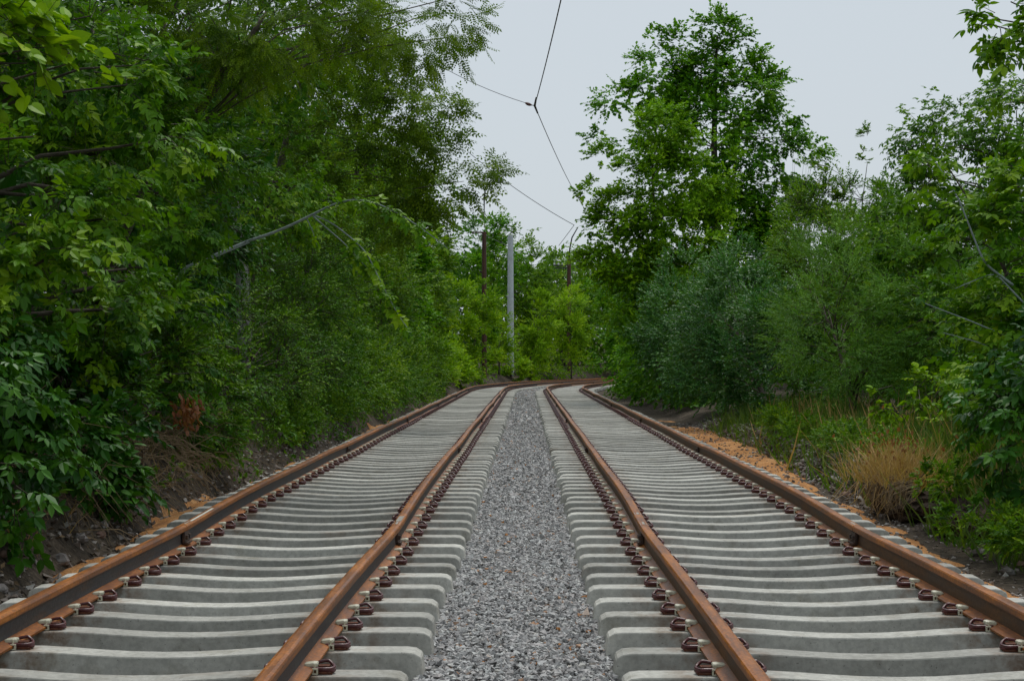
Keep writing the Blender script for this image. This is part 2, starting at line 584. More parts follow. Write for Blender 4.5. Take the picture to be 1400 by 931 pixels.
def rand_rot(n):
    q = nrm(rng.normal(size=(n, 4)))
    a, b, c, d = q.T
    return np.stack([1 - 2 * (c * c + d * d), 2 * (b * c - a * d), 2 * (b * d + a * c), 2 * (b * c + a * d), 1 - 2 * (b * b + d * d), 2 * (c * d - a * b), 2 * (b * d - a * c), 2 * (c * d + a * b), 1 - 2 * (b * b + c * c)], -1).reshape(-1, 3, 3)


def stones(P, r):
    n = len(P)
    v = (ROCK[None] * rng.uniform(.75, 1.25, (n, 6, 1)) + rng.normal(0, .28, (n, 6, 3))) * rng.uniform(.65, 1.15, (n, 1, 3))
    v = np.einsum('nij,nkj->nki', rand_rot(n), v) * r[:, None, None]
    v[..., 2] *= .75
    V = (P[:, None] + v).reshape(-1, 3)
    T = (ROCKT[None] + 6 * np.arange(n)[:, None, None]).reshape(-1, 3)
    return V, T, np.repeat(rng.uniform(0, 1, n), 6)


def stone_field(name, n, smin, smax, ufun, zfun, r0, r1, mat, power=1.0):
    t = rng.uniform(0, 1, n) ** power
    s = smin + (smax - smin) * t
    u = ufun(s, n)
    P = at(s, u, 0)
    P[:, 2] = zfun(P, s, u)
    r = rng.uniform(r0, r1, n) * (1 + .5 * (rng.uniform(size=n) > .93))
    V, T, a = stones(P, r)
    o = build(name, V, T, mat, attrs={"rnd": a})
    return tag(o, kind='stuff')


uc = lambda s, n: rng.uniform(-1, 1, n) * (sep(s) - 1.30)
o = stone_field("gravel", 20000, 6.8, 16, uc, lambda P, s, u: -.136 + zprof(s) + rng.uniform(0, .020, len(s)), .010, .0215, M['gravel'], 1.15)
tag(o, "grey crushed stone filling the gap between the two tracks, near stretch", "gravel")
o = stone_field("gravel", 12000, 16, 38, uc, lambda P, s, u: -.136 + zprof(s) + rng.uniform(0, .020, len(s)), .0135, .026, M['gravel'], 1.2)
tag(o, "grey crushed stone between the tracks further along, before the bend", "gravel")
o = stone_field("gravel", 6500, 38, 92, uc, lambda P, s, u: -.132 + zprof(s) + rng.uniform(0, .026, len(s)), .025, .05, M['gravel'], 1.2)
tag(o, "grey crushed stone between the tracks running into the bend", "gravel")
gzp = lambda P, s, u: gz(P[:, 0], P[:, 1]) + rng.uniform(-.005, .03, len(s))
o = stone_field("rubble", 2600, 8, 34, lambda s, n: -3.2 - np.abs(rng.normal(0, .42, n)), gzp, .012, .04, M['rubble'], 1.4)
tag(o, "loose stony rubble along the foot of the earth bank beside the left track", "rubble")
o = stone_field("rubble", 1300, 9, 36, lambda s, n: 3.14 + np.abs(rng.normal(0, .5, n)), lambda P, s, u: np.maximum(gz(P[:, 0], P[:, 1]), zprof(s) + sand_z(s, u) + .012 + .06 * np.clip((s - 20) / 5, 0, 1) - .14 * np.clip((s - 34) / 6, 0, 1)) + .004, .008, .026, M['rubble'], 1.2)
tag(o, "small stones scattered over the orange sand beside the right track", "rubble")
# the spoil ridge on the right verge
def ridge_z(P, s, u):
    k = np.exp(-((u - 3.98) / .26) ** 2) * np.clip((s - 16.) / 2, 0, 1) * np.clip((38 - s) / 8, 0, 1)
    return gz(P[:, 0], P[:, 1]) + k * (.10 + .28 * rng.uniform(0, 1, len(s)) ** 1.5)


o = stone_field("rubble", 7500, 15., 40, lambda s, n: 3.95 + rng.normal(0, .21, n), ridge_z, .014, .042, M['rubble'], 1.1)
tag(o, "grey brown ridge of stony spoil beside the right track before the grass", "rubble")

# ------------------------------------------------------------------ tracks
GAUGE = 1.595
prof = np.array([(-.075, .006), (-.075, .017), (-.035, .027), (-.012, .036), (-.009, .06), (-.009, .105), (-.013, .124), (-.035, .131), (-.0365, .140), (-.0355, .160), (-.030, .168), (-.015, .1725),
                 (.015, .1725), (.030, .168), (.0355, .160), (.0365, .140), (.035, .131), (.013, .124), (.009, .105), (.009, .06), (.012, .036), (.035, .027), (.075, .017), (.075, .006)])
# web faces take a darker material; the left track's has shade painted in
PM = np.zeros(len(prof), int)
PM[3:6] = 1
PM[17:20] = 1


def stationx():                   # top x, top z, half width on top, x at the bottom
    a = [(1.312, -.036, .076, 1.332), (1.304, -.022, .080, 1.326), (1.276, -.005, .084, 1.29), (1.23, 0, .085, 1.23), (.62, 0, .085, .62), (.48, -.007, .083, .48), (.34, -.017, .080, .34), (.17, -.026, .078, .17), (0, -.029, .077, 0)]
    return [(-x, z, h, -q) for x, z, h, q in a] + [(x, z, h, q) for x, z, h, q in a[-2::-1]]


def sleeper_mesh():
    st = stationx()
    V, Q = [], []
    for x, z, h, q in st:
        bw = h + .03 + .6 * abs(q - x)
        V += [(q, -bw, -.22), (x, -h - .004, z - .006), (x, -h, z), (x, h, z), (x, h + .004, z - .006), (q, bw, -.22)]
    n = len(st)
    for i in range(n - 1):
        for j in range(6):
            k = (j + 1) % 6
            Q.append((i * 6 + j, i * 6 + k, (i + 1) * 6 + k, (i + 1) * 6 + j)[::-1])
    T = []
    for b, sgn in ((0, 1), ((n - 1) * 6, -1)):
        for q in ((0, 1, 4, 5), (1, 2, 3, 4)):
            f = tuple(b + k for k in q)
            Q.append(f if sgn > 0 else f[::-1])
    return mesh_data("sleeper", V, np.array(Q), M['concrete'])


def clip_mesh(sgn):
    """elastic rail clip; x runs away from the rail, starting at the edge of the rail foot"""
    a = Acc()
    th = np.linspace(-.5, .5, 15) * np.pi
    # outer bar: from the rail foot out, round and back, bulging upward
    x = np.concatenate([[-.034, -.012, .014], .050 + .050 * np.cos(th), [.014, -.012, -.034]])
    y = np.concatenate([[-.030, -.034, -.040], .042 * np.sin(th), [.040, .034, .030]])
    k = np.clip((x + .034) / .06, 0, 1) * np.clip((.112 - x) / .05, 0, 1)
    z = .026 + .030 * k * (.55 + .45 * np.sign(y) * np.minimum(1, np.abs(y) / .03))
    a.tube(np.stack([x * sgn, y, z], -1), .0092, 8)
    x2 = np.concatenate([[.0], .046 + .056 * np.cos(th), [.0]])
    y2 = np.concatenate([[-.030], .036 * np.sin(th), [.024]])
    z2 = .016 + .008 * np.sin(x2 * 30)
    a.tube(np.stack([x2 * sgn, y2, z2], -1), .0092, 8)
    nb = len(np.concatenate(a.Q)) + len(np.concatenate(a.T))
    s = Acc()
    s.box((.050 * sgn, .004, .004), (.046, .040, .004)).box((.046 * sgn, .010, .024), (.030, .022, .016))
    Va, Fa = a.get()
    Vs, Fs = s.get()
    V = np.vstack([Va, Vs]) * np.array([.86, .95, .92])
    F = [Fa[0], Fa[1], Fs[0] + len(Va)]
    mi = [0] * (len(Fa[0]) + len(Fa[1])) + [1] * len(Fs[0])
    return mesh_data("rail_clip", V, F, [M['clip'], M['clip_rust']], midx=mi)


def insulator_mesh(sgn):
    a = Acc()
    yy = 0.
    P = np.array([(-.052, -.012, .034), (-.047, -.012, .036), (-.01, -.012, .040), (.006, -.012, .040), (.010, -.012, .040)])
    P[:, 0] *= sgn
    a.tube(P, [.009, .0125, .0135, .0125, .009], 8)
    a.tube(P + np.array([0, .03, 0]), [.009, .0125, .0135, .0125, .009], 8)
    a.box((-.018 * sgn, 0, .030), (.026, .026, .007))
    # the little square tag with a hole, on the near side
    c = np.array([.002 * sgn, -.050, .016])
    for dx, dz, hx, hz in ((-.010, 0, .004, .014), (.010, 0, .004, .014), (0, .011, .006, .003), (0, -.011, .006, .003)):
        a.box(c + np.array([dx, 0, dz]), (hx, .006, hz))
    a.box(c + np.array([-.004 * sgn, .012, .024]), (.0035, .006, .010))
    V, F = a.get()
    b = Acc().box(c + np.array([0, .003, 0]), (.0062, .002, .0082))
    Vb, Fb = b.get()
    ft, fq = F
    return mesh_data("insulator", np.vstack([V, Vb]), [ft, fq, Fb[0] + len(V)], [M['plastic'], M['hole']], midx=[0] * (len(ft) + len(fq)) + [1] * len(Fb[0]))


ME_SL = sleeper_mesh()
ME_CL = {1: clip_mesh(1), -1: clip_mesh(-1)}
ME_IN = {1: insulator_mesh(1), -1: insulator_mesh(-1)}
JOINTS = [3.0, 12.55, 24.0, 36.0, 48.5, 61.0, 73.5, 86., 98.5, 111., 124.]


def sag(s):
    d = np.min(np.abs(np.asarray(s)[:, None] - np.array(JOINTS)[None]), axis=1)
    return -.014 * np.exp(-(d / 1.6) ** 2) + .004 * np.sin(np.asarray(s) * .9)


def build_track(side, label):
    base = at(5.0, side * sep(5.0), 0)
    t = thing("railway_track", label, "railway track", base)
    # rails, one length between joints at a time
    for rs in (-1, 1):
        u0 = rs * GAUGE / 2
        for a, b in zip(JOINTS[:-1], JOINTS[1:]):
            a, b = a + .006, b - .006
            n = max(8, int((b - a) / (.5 if a < 70 else .8)))
            s = np.linspace(a, b, n)
            S = np.repeat(s[:, None], len(prof), 1)
            wob = .006 * np.sin(s * .55 + side + rs)[:, None]
            V = at(S, side * sep(S) + u0 + wob + prof[None, :, 0], prof[None, :, 1] + sag(s)[:, None])
            k = len(prof)
            Q, mi = [], []
            for i in range(n - 1):
                for j in range(k):
                    j2 = (j + 1) % k
                    Q.append((i * k + j, (i + 1) * k + j, (i + 1) * k + j2, i * k + j2))
                    mi.append(PM[j])
            V = V.reshape(-1, 3)
            caps = []
            for base_i, flip in ((0, False), ((n - 1) * k, True)):
                for j in range(k // 2 - 1):
                    q = (base_i + j, base_i + j + 1, base_i + k - 2 - j, base_i + k - 1 - j)
                    caps.append(q[::-1] if flip else q)
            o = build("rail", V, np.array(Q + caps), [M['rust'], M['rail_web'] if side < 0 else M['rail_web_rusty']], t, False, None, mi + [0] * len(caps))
        # fishplates across the joints
        for js in JOINTS[1:-2]:
            P, tt, nn = frame(np.array(js))
            R = np.array([[nn[0], tt[0], 0], [nn[1], tt[1], 0], [0, 0, 1]])
            pa, bo = Acc(), Acc()
            for f in (-1, 1):
                c = at(js, side * sep(js) + u0 + f * .021, .078 - .012)
                pa.box(c, (.0095, .085, .043), R)
                pa.box(at(js, side * sep(js) + u0 + f * .036, .038 - .012), (.016, .085, .007), R)
                for dy in (-.045, .045):
                    c2 = at(js + dy, side * sep(js) + u0 + f * .038, .080 - .012)
                    bo.box(c2, (.009, .016, .016), R)
            pl = pa.build("fishplate", M['plate'], t)
            if js < 40:
                bo.build("bolt", M['plate'], pl)["kind"] = 'stuff'
    # sleepers with clips
    s0 = 8.378 - .55 * 6
    far = Acc()
    k = 0
    while True:
        s = s0 + .55 * k
        if s > SEND - 4:
            break
        p, tt, nn = frame(np.array(s))
        jit = rng.normal(0, 1, 3)
        ang = math.atan2(nn[1], nn[0]) + jit[0] * .0055
        o = link("sleeper", ME_SL, t)
        c = at(s + jit[1] * .012, side * sep(s) + jit[2] * .012, 0)
        c[2] += -.0045 + float(sag(np.array([s]))[0]) - abs(jit[0]) * .005
        o.location = Vector(c) - t.location
        o.rotation_euler = (0, 0, ang)
        for rs in (-1, 1):
            for f in (-1, 1):
                x = rs * GAUGE / 2 + f * .076 - jit[2] * .012
                if k < 62:
                    q = link("rail_clip", ME_CL[f], o, (x, 0, .001))
                    q.rotation_euler = (0, 0, rng.normal(0, .03))
                    if k < 50:
                        link("insulator", ME_IN[f], o, (x, 0, .001))
                    else:
                        far2.append((s, side, rs, f)) if False else None
                elif s < 90:
                    far.box(at(s, side * sep(s) + rs * GAUGE / 2 + f * .125, .025), (.05, .045, .022), np.array([[nn[0], tt[0], 0], [nn[1], tt[1], 0], [0, 0, 1]]))
        k += 1
    fo = far.build("rail_clips", M['clip'], t)
    fo["kind"] = 'stuff'
    return t


TL = build_track(-1, "left railway track of rusty rails on concrete sleepers, beside the earth bank and tall trees")
TR = build_track(1, "right railway track of rusty rails on concrete sleepers, beside the dry grass and spoil ridge")


def rail_mark(t, side, rs, s, ln, mat, name, w=.026, du=0.):
    """paint or scrape on the head of a rail: a thin skin 1.5 mm proud"""
    u = side * sep(s) + rs * GAUGE / 2 + du + .006 * math.sin(s * .55 + side + rs)
    ss = np.linspace(s, s + ln, 6)
    zz = .1742 + sag(ss)
    uu = u + .006 * (np.sin(ss * .55 + side + rs) - math.sin(s * .55 + side + rs))
    L = at(ss, uu - w, zz - (.004 if w > .02 else 0))
    C = at(ss, uu, zz)
    R_ = at(ss, uu + w, zz - (.004 if w > .02 else 0))
    V = np.concatenate([L, C, R_])
    Q = [(i, i + 6, i + 7, i + 1) for i in range(5)] + [(i + 6, i + 12, i + 13, i + 7) for i in range(5)]
    build(name, V, np.array(Q), mat, t)


rail_mark(TL, -1, -1, 12.8, .9, M['paint'], "paint_mark", .011, .012)
for tr_, sd_ in ((TL, -1), (TR, 1)):
    for rs_ in (-1, 1):
        rail_mark(tr_, sd_, rs_, 12.62, .16, M['cut'], "scraped_patch", .025)
rail_mark(TR, 1, -1, 13.3, .12, M['cut'], "scraped_patch", .025)
rail_mark(TL, -1, 1, 12.8, .35, M['cut'], "scraped_patch", .02, .004)

# ------------------------------------------------------------------ leaves
def fold_leaf(half, cup=.06, droop=.08):
    """half: list of (x,y) of the right edge from base to tip"""
    n = len(half)
    V = [(0, 0, 0)] + [(x, y, cup * x / max(h[0] for h in half) - droop * y * y) for x, y in half] + [(0, 1, -droop)] + [(-x, y, cup * x / max(h[0] for h in half) - droop * y * y) for x, y in half[::-1]]
    m = len(V)
    T = []
    tip = n + 1
    for i in range(0, tip):
        pass
    r = list(range(0, tip + 1))
    for i in range(1, len(r) - 1):
        T.append((r[i], r[i + 1], 0))
    l = [tip] + list(range(tip + 1, m)) + [0]
    for i in range(0, len(l) - 2):
        T.append((l[i], l[i + 1], 0))
    return np.array(V, float), np.array(T)


def place(V, T, org, axis, scale):
    axis = nrm(np.array(axis, float))
    n = np.array([0, 0, 1.])
    n = nrm(n - axis * (axis @ n))
    side = np.cross(axis, n)
    return np.array(org) + scale * (V[:, :1] * side + V[:, 1:2] * axis + V[:, 2:] * n), T


def compound(leaflet, spots, stem=True):
    Vs, Ts, n = [], [], 0
    for org, ax, sc in spots:
        v, t = place(*leaflet, org, ax, sc)
        Vs.append(v)
        Ts.append(t + n)
        n += len(v)
    if stem:
        ymax = max(o[1] for o, _, _ in spots)
        Vs.append(np.array([(-.008, 0, 0), (.008, 0, 0), (0, ymax, 0)]))
        Ts.append(np.array([(n, n + 1, n + 2)]))
    return np.concatenate(Vs), np.concatenate(Ts)


OV2 = fold_leaf([(.27, .42)])
OV4 = fold_leaf([(.24, .25), (.25, .55)])
NARROW = fold_leaf([(.11, .45)], .03)
BROAD = fold_leaf([(.34, .18), (.40, .5)], .05)
HEART = fold_leaf([(.22, -.08), (.42, .10), (.46, .36), (.33, .66), (.12, .90)], .07, .14)
BIG = fold_leaf([(.18, .08), (.31, .3), (.30, .55), (.16, .82)], .06, .16)
LOBE = fold_leaf([(.16, -.02), (.52, .16), (.30, .38), (.55, .66), (.20, .66)], .06, .1)
ELDER = compound(OV4, [((0, .52, 0), (0, 1, -.35), .55), ((.02, .48, 0), (.9, .45, -.35), .45), ((-.02, .48, 0), (-.9, .45, -.35), .45), ((.02, .24, 0), (1, .25, -.3), .38), ((-.02, .24, 0), (-1, .25, -.3), .38)])
ELDER_S = compound(OV2, [((0, .52, 0), (0, 1, -.35), .6), ((.02, .46, 0), (.9, .45, -.35), .5), ((-.02, .46, 0), (-.9, .45, -.35), .5)], False)
BROAD2 = fold_leaf([(.45, .42)], .08)
ELDER_M = compound(OV2, [((0, .52, 0), (0, 1, -.35), .6), ((.02, .48, 0), (.9, .45, -.35), .5), ((-.02, .48, 0), (-.9, .45, -.35), .5), ((.02, .24, 0), (1, .25, -.3), .42), ((-.02, .24, 0), (-1, .25, -.3), .42)])
PIN = compound(OV2, [((0, .92, 0), (0, 1, -.2), .22)] + [((sx * .01, y, -.05 * y), (sx, .45, -.15), .21 * (1.05 - .25 * abs(y - .5))) for y in (.2, .36, .52, .68, .82) for sx in (1, -1)])
PIN_S = compound(OV2, [((0, .85, 0), (0, 1, -.2), .36)] + [((sx * .01, y, 0), (sx, .45, -.15), .36) for y in (.28, .65) for sx in (1, -1)], False)

SP = {  # proto, size, aspect area, leaves per twig, twig length factor, hang, up
    'lime':   dict(p=HEART, size=.125, area=.62, L=6, hang=.65, up=.1, mat='lime', spread=.8),
    'elder':  dict(p=ELDER, size=.21, area=.33, L=7, hang=.45, up=.05, mat='elder', spread=.9),
    'elder2': dict(p=ELDER_S, size=.20, area=.27, L=7, hang=.4, up=.1, mat='elder', spread=.9),
    'dark':   dict(p=BIG, size=.115, area=.42, L=8, hang=.55, up=.1, mat='dark', spread=.9),
    'darkel': dict(p=ELDER, size=.24, area=.33, L=6, hang=.6, up=.0, mat='dark', spread=.9),
    'elderm': dict(p=ELDER_M, size=.21, area=.30, L=7, hang=.45, up=.05, mat='elder', spread=.9),
    'darkmid': dict(p=OV4, size=.11, area=.33, L=8, hang=.5, up=.1, mat='dark', spread=.9),
    'locust': dict(p=PIN, size=.20, area=.24, L=8, hang=.55, up=-.1, mat='locust', spread=.9),
    'locust2': dict(p=PIN_S, size=.20, area=.24, L=8, hang=.5, up=0, mat='locust', spread=.9),
    'small':  dict(p=OV2, size=.065, area=.30, L=12, hang=.25, up=.2, mat='small', spread=.9),
    'willow': dict(p=NARROW, size=.075, area=.12, L=16, hang=.1, up=.35, mat='willow', spread=.7),
    'blue':   dict(p=OV2, size=.078, area=.27, L=14, hang=.1, up=.3, mat='blue', spread=.8),
    'maple':  dict(p=BROAD2, size=.155, area=.45, L=10, hang=.3, up=.1, mat='maple', spread=.9, flat=.72),
    'lightmaple': dict(p=BROAD2, size=.135, area=.45, L=10, hang=.3, up=.15, mat='lightmaple', spread=.9, flat=.7),
    'shrub':  dict(p=OV2, size=.085, area=.30, L=12, hang=.3, up=.25, mat='small', spread=.9),
    'weed': dict(p=OV2, size=.06, area=.30, L=8, hang=.3, up=.6, mat='mid', spread=.9),
    'mid':    dict(p=OV2, size=.10, area=.30, L=11, hang=.25, up=.35, mat='mid', spread=.85),
    'bright': dict(p=OV2, size=.16, area=.30, L=10, hang=.2, up=.4, mat='bright', spread=.85),
    'farmid': dict(p=OV2, size=.17, area=.30, L=10, hang=.25, up=.3, mat='mid', spread=.85),
    'farmaple': dict(p=OV2, size=.19, area=.30, L=10, hang=.3, up=.3, mat='maple', spread=.85),
}
SINGLE = {'lime': (HEART, 'lime_o'), 'elder': (ELDER, 'elder_o'), 'dark': (BIG, 'dark_o'), 'darkel': (ELDER, 'dark_o')}
SINGLE_ME = {}


def single_mesh(sp):
    if sp not in SINGLE_ME:
        (V, T), m = SINGLE[sp]
        SINGLE_ME[sp] = mesh_data("leaf", V, T, M[m])
    return SINGLE_ME[sp]


def stamp(proto, P, A, Nn, S):
    V, T = proto
    A = nrm(A)
    Nn = nrm(Nn - A * np.sum(A * Nn, -1, keepdims=True))
    side = np.cross(A, Nn)
    W = P[:, None] + S[:, None, None] * (V[None, :, :1] * side[:, None] + V[None, :, 1:2] * A[:, None] + V[None, :, 2:] * Nn[:, None])
    return W.reshape(-1, 3), (T[None] + len(V) * np.arange(len(P))[:, None, None]).reshape(-1, 3)


def rdir(n):
    return nrm(rng.normal(size=(n, 3)))


def plant(name, label, cat, base, envs, sp, dens=1.5, clump=.5, nsub=None, singles=0, trunk_r=.09, bark='bark', group=None, maxn=26000, size=1., trunk=True, twigs=True, limbs=True, lean=None, parts=None, twr=.0035, shade=0., tw_mat='twig_dark', limb_k=.36, lenf=1.):
    """a tree or shrub: Empty at its base > trunk (with limbs), twigs, foliage, and single leaves where they show large"""
    global rng
    rng = np.random.default_rng(zlib.crc32(label.encode()))      # every plant keeps its own shape
    k = SP[sp]
    bx, by = base[:2]
    bz = base[2] if len(base) > 2 else float(gz(np.array(bx), np.array(by)))
    root = thing(name, label, cat, (bx, by, bz - .03), group)
    envs = np.array(envs, float)
    C, Rr = envs[:, :3], envs[:, 3:6]
    surf = 4 * np.pi * (((Rr[:, 0] * Rr[:, 1]) ** 1.6 + (Rr[:, 0] * Rr[:, 2]) ** 1.6 + (Rr[:, 1] * Rr[:, 2]) ** 1.6) / 3) ** (1 / 1.6)
    sz = k['size'] * size
    n_leaf = int(.79 * min(maxn, dens * surf.sum() / (k['area'] * sz * sz)))
    # clumps spread through the crown
    ns_each = np.maximum(3, (surf / (clump * clump * 3.0)).astype(int)) if nsub is None else np.full(len(C), nsub)
    sc, sr, so = [], [], []
    for c, r, m in zip(C, Rr, ns_each):
        d = rdir(m)
        rho = .35 + .62 * rng.uniform(0, 1, m) ** .6
        sc.append(c + d * rho[:, None] * r)
        sr.append(np.minimum(clump, r.min() * .8) * rng.uniform(.6, 1.3, m))
        so.append(nrm(d / r))
    sc, sr, so = np.concatenate(sc), np.concatenate(sr), np.concatenate(so)
    keep = sc[:, 2] - sr * .3 > gz(sc[:, 0], sc[:, 1])
    if keep.sum() > 2:
        sc, sr, so = sc[keep], sr[keep], so[keep]
    # fewer leaves on the side turned away from the line
    mid = C.mean(0)
    view = nrm(np.array([0, 0, EYE]) - mid)
    facing = (so @ view)
    wgt = sr ** 2 * np.where(facing < -.25, .15, 1.)
    clump_tone = rng.uniform(-.30, .30, len(sc))
    nt_ = max(4, n_leaf // k['L'])
    pick = rng.choice(len(sc), nt_, p=wgt / wgt.sum())
    d = rdir(nt_)
    fl_ = k.get('flat', .85)
    d[:, 2] *= fl_
    org = sc[pick] + d * (sr[pick] * rng.uniform(0, .55, nt_))[:, None]
    tdir = nrm(d * .9 + so[pick] * .8 + np.array([0, 0, k['up']]) + rng.normal(0, .25, (nt_, 3)))
    tdir[:, 2] *= min(1, fl_ + .2)
    tdir = nrm(tdir)
    tl = sr[pick] * rng.uniform(.55, 1.15, nt_) * lenf
    L = k['L']
    tt = (np.arange(L)[None] + rng.uniform(.2, .8, (nt_, L))) / L * .85 + .15
    pos = org[:, None] + tdir[:, None] * (tl[:, None] * tt)[..., None]
    pos[..., 2] -= (k['hang'] * .55 * tl[:, None] * tt ** 2)
    sidev = nrm(np.cross(tdir, np.array([0, 0, 1.]) + rng.normal(0, .3, (nt_, 3))))
    alt = np.where(np.arange(L) % 2 == 0, 1., -1.)[None, :, None]
    ax = tdir[:, None] * (.55 + .5 * tt[..., None]) + sidev[:, None] * alt * k['spread'] * (1.1 - tt[..., None] * .6) + rng.normal(0, .28, (nt_, L, 3))
    ax[..., 2] -= k['hang'] * rng.uniform(.3, 1.2, (nt_, L))
    nn = np.array([0, 0, 1.]) * .9 + so[pick][:, None] * .45 + rng.normal(0, .42, (nt_, L, 3))
    S = sz * rng.uniform(.6, 1.2, (nt_, L)) * (1 - .25 * tt)
    rv = np.clip(.45 + clump_tone[pick][:, None] + rng.normal(0, .17, (nt_, 1)) + rng.normal(0, .17, (nt_, L)) + .12 * (tt - .5), 0, 1)
    pos, ax, nn, S, rv = pos.reshape(-1, 3), ax.reshape(-1, 3), nn.reshape(-1, 3), S.ravel(), rv.ravel()
    ok = pos[:, 2] > gz(pos[:, 0], pos[:, 1]) + .01
    s_, u_ = su(pos[:, 0], pos[:, 1])
    fx = 700 + 2283 * pos[:, 0] / np.maximum(pos[:, 1], 1)
    fy = 463 - 2283 * (pos[:, 2] - EYE) / np.maximum(pos[:, 1], 1)
    out = (fx < -160) | (fx > 1560) | (fy < -160)          # thin out what lies well beyond the picture's edge
    ok &= ~(out & (rng.uniform(size=len(out)) < .72))
    ok &= ~((np.abs(u_) < 3.15) & (pos[:, 2] - zprof(s_) < .35))
    if singles and sp in SINGLE:
        # the leaves that show largest become objects of their own
        px = 700 + 2283 * pos[:, 0] / pos[:, 1]
        py = 463 - 2283 * (pos[:, 2] - EYE) / pos[:, 1]
        inv = (px > -10) & (px < 1410) & (py > -10) & (py < 940) & ok
        score = np.where(inv, pos[:, 1] - 1.2 * S / sz + .5 * np.linalg.norm(pos[:, :2] - np.array([0, 0]), axis=1) * 0, 1e9)
        # nearest to the line of sight's surface: prefer outward leaves
        score = score + 1.5 * (np.abs(su(pos[:, 0], pos[:, 1])[1]))
        ids = np.argsort(score)[:singles]
        ids = ids[score[ids] < 1e8]
        me = single_mesh(sp)
        An = nrm(ax[ids])
        Nq = nrm(nn[ids] - An * np.sum(An * nn[ids], -1, keepdims=True))
        Sd = np.cross(An, Nq)
        for i, a_, n_, s2 in zip(ids, An, Nq, Sd):
            o = link("leaf", me, root)
            o.matrix_local = Matrix.Translation(Vector(pos[i]) - root.location) @ Matrix((s2, a_, n_)).transposed().to_4x4() @ Matrix.Diagonal((*([float(S[i]) * 1.1] * 3), 1))
        ok[ids] = False
    V, T = stamp(k['p'], pos[ok], ax[ok], nn[ok], S[ok])
    o = build("foliage", V, T, M[k['mat']], root, attrs={"rnd": np.repeat(rv[ok], len(k['p'][0]))})
    o["kind"] = 'stuff'
    # trunk and limbs
    if trunk:
        a = Acc()
        top = C[np.argmax(C[:, 2])]
        z1 = min(top[2], max(bz + .4, top[2]))
        n = 7
        t = np.linspace(0, 1, n)[:, None]
        b0 = np.array([bx, by, bz - .15])
        midp = np.array([bx * .6 + top[0] * .4, by * .6 + top[1] * .4, bz + (z1 - bz) * .55])
        P = (1 - t) ** 2 * b0 + 2 * t * (1 - t) * midp + t ** 2 * np.array([top[0], top[1], z1])
        P += rng.normal(0, trunk_r * .25, P.shape) * (t > 0)
        Rt = trunk_r * (1.25 - 1.05 * t[:, 0])
        a.tube(P, Rt, 8)
        if limbs:
            cand = np.argsort(-sr)[:min(len(sc), 45)]
            for i in cand:
                j = int(np.clip(np.searchsorted(P[:, 2], sc[i, 2] - .45 * np.linalg.norm(sc[i, :2] - P[n // 2, :2])), 1, n - 2))
                q0 = P[j]
                q3 = sc[i]
                q1 = q0 + (q3 - q0) * .45 + np.array([0, 0, .10 * np.linalg.norm(q3 - q0)]) + rng.normal(0, .05, 3)
                r0 = Rt[j] * limb_k
                a.tube([q0, (q0 + q1) / 2 + rng.normal(0, .02, 3), q1, (q1 + q3) / 2 + rng.normal(0, .04, 3), q3], np.linspace(r0, max(.006, r0 * .25), 5), 5, False)
        a.build("trunk", M[bark], root, True)
    if twigs:
        # leafy shoots as thin three-sided stems
        m = min(nt_, 1100)
        ii = rng.choice(nt_, m, replace=False)
        f = np.array([0, 1.])
        pt = org[ii][:, None] + tdir[ii][:, None] * (tl[ii][:, None] * f[None])[..., None]
        pt[..., 2] -= k['hang'] * .55 * tl[ii][:, None] * f[None] ** 2
        th = np.arange(3) * 2 * np.pi / 3
        A = nrm(np.cross(tdir[ii], np.array([.3, .2, 1.])))
        B = np.cross(tdir[ii], A)
        ring = np.cos(th)[None, :, None] * A[:, None] + np.sin(th)[None, :, None] * B[:, None]
        rr = twr * np.array([1.3, .4])
        V = (pt[:, :, None] + ring[:, None] * rr[None, :, None, None]).reshape(-1, 3)
        q = np.array([(j, (j + 1) % 3, 3 + (j + 1) % 3, 3 + j) for j in range(3)])
        q = (q[None] + 6 * np.arange(m)[:, None, None]).reshape(-1, 4)
        build("twigs", V, q, M[tw_mat], root)["kind"] = 'stuff'
    return root


# ================================================================== LEFT SIDE
GL = "trees and shrubs lining the left track"
plant("linden_tree", "broad leaved tree with large bright yellow green leaves hanging high at the near left", "tree", (-5.3, 10.9),
      [(-3.25, 10.5, 3.12, .52, .7, .62), (-3.65, 10.7, 2.1, .45, .7, .45), (-4.3, 10.8, 3.4, .9, .9, .9)], 'lime', 1.15, .33, singles=150, trunk_r=.10, group=GL)
plant("ash_maple_tree", "ash leaved maple with drooping yellow tinged sprays just beyond the large leaved tree", "tree", (-5.2, 14.2),
      [(-3.7, 14.3, 3.45, .95, 1.1, .95), (-3.95, 13.4, 2.3, .75, 1.2, .8), (-4.8, 14.0, 4.3, 1.1, 1.4, 1.1), (-3.9, 15.6, 1.95, .55, .9, .6)], 'elder', 1.6, .42, singles=200, trunk_r=.12, group=GL)
plant("ash_maple_tree", "ash leaved maple above the earth bank with the reddish dead leaves", "tree", (-5.4, 18),
      [(-3.95, 17.6, 3.0, .85, 1.5, 1.1), (-4.6, 17.8, 4.7, 1.2, 1.8, 1.2), (-4.05, 18.9, 1.7, .6, 1.2, .7)], 'elderm', 1.9, .45, trunk_r=.13, group=GL)
plant("dark_leaved_bush", "dark big leaved bush hanging down to the rubble at the near left", "shrub", (-4.3, 12.2),
      [(-3.9, 11.7, 1.05, .42, .9, .75), (-3.75, 13.0, .75, .4, 1.0, .6), (-3.55, 12.4, .45, .28, .8, .38), (-3.5, 11.2, .6, .22, .6, .35), (-4.3, 12.3, 1.6, .5, 1.2, .6)], 'darkel', 1.5, .3, singles=150, trunk_r=.04, group=GL)
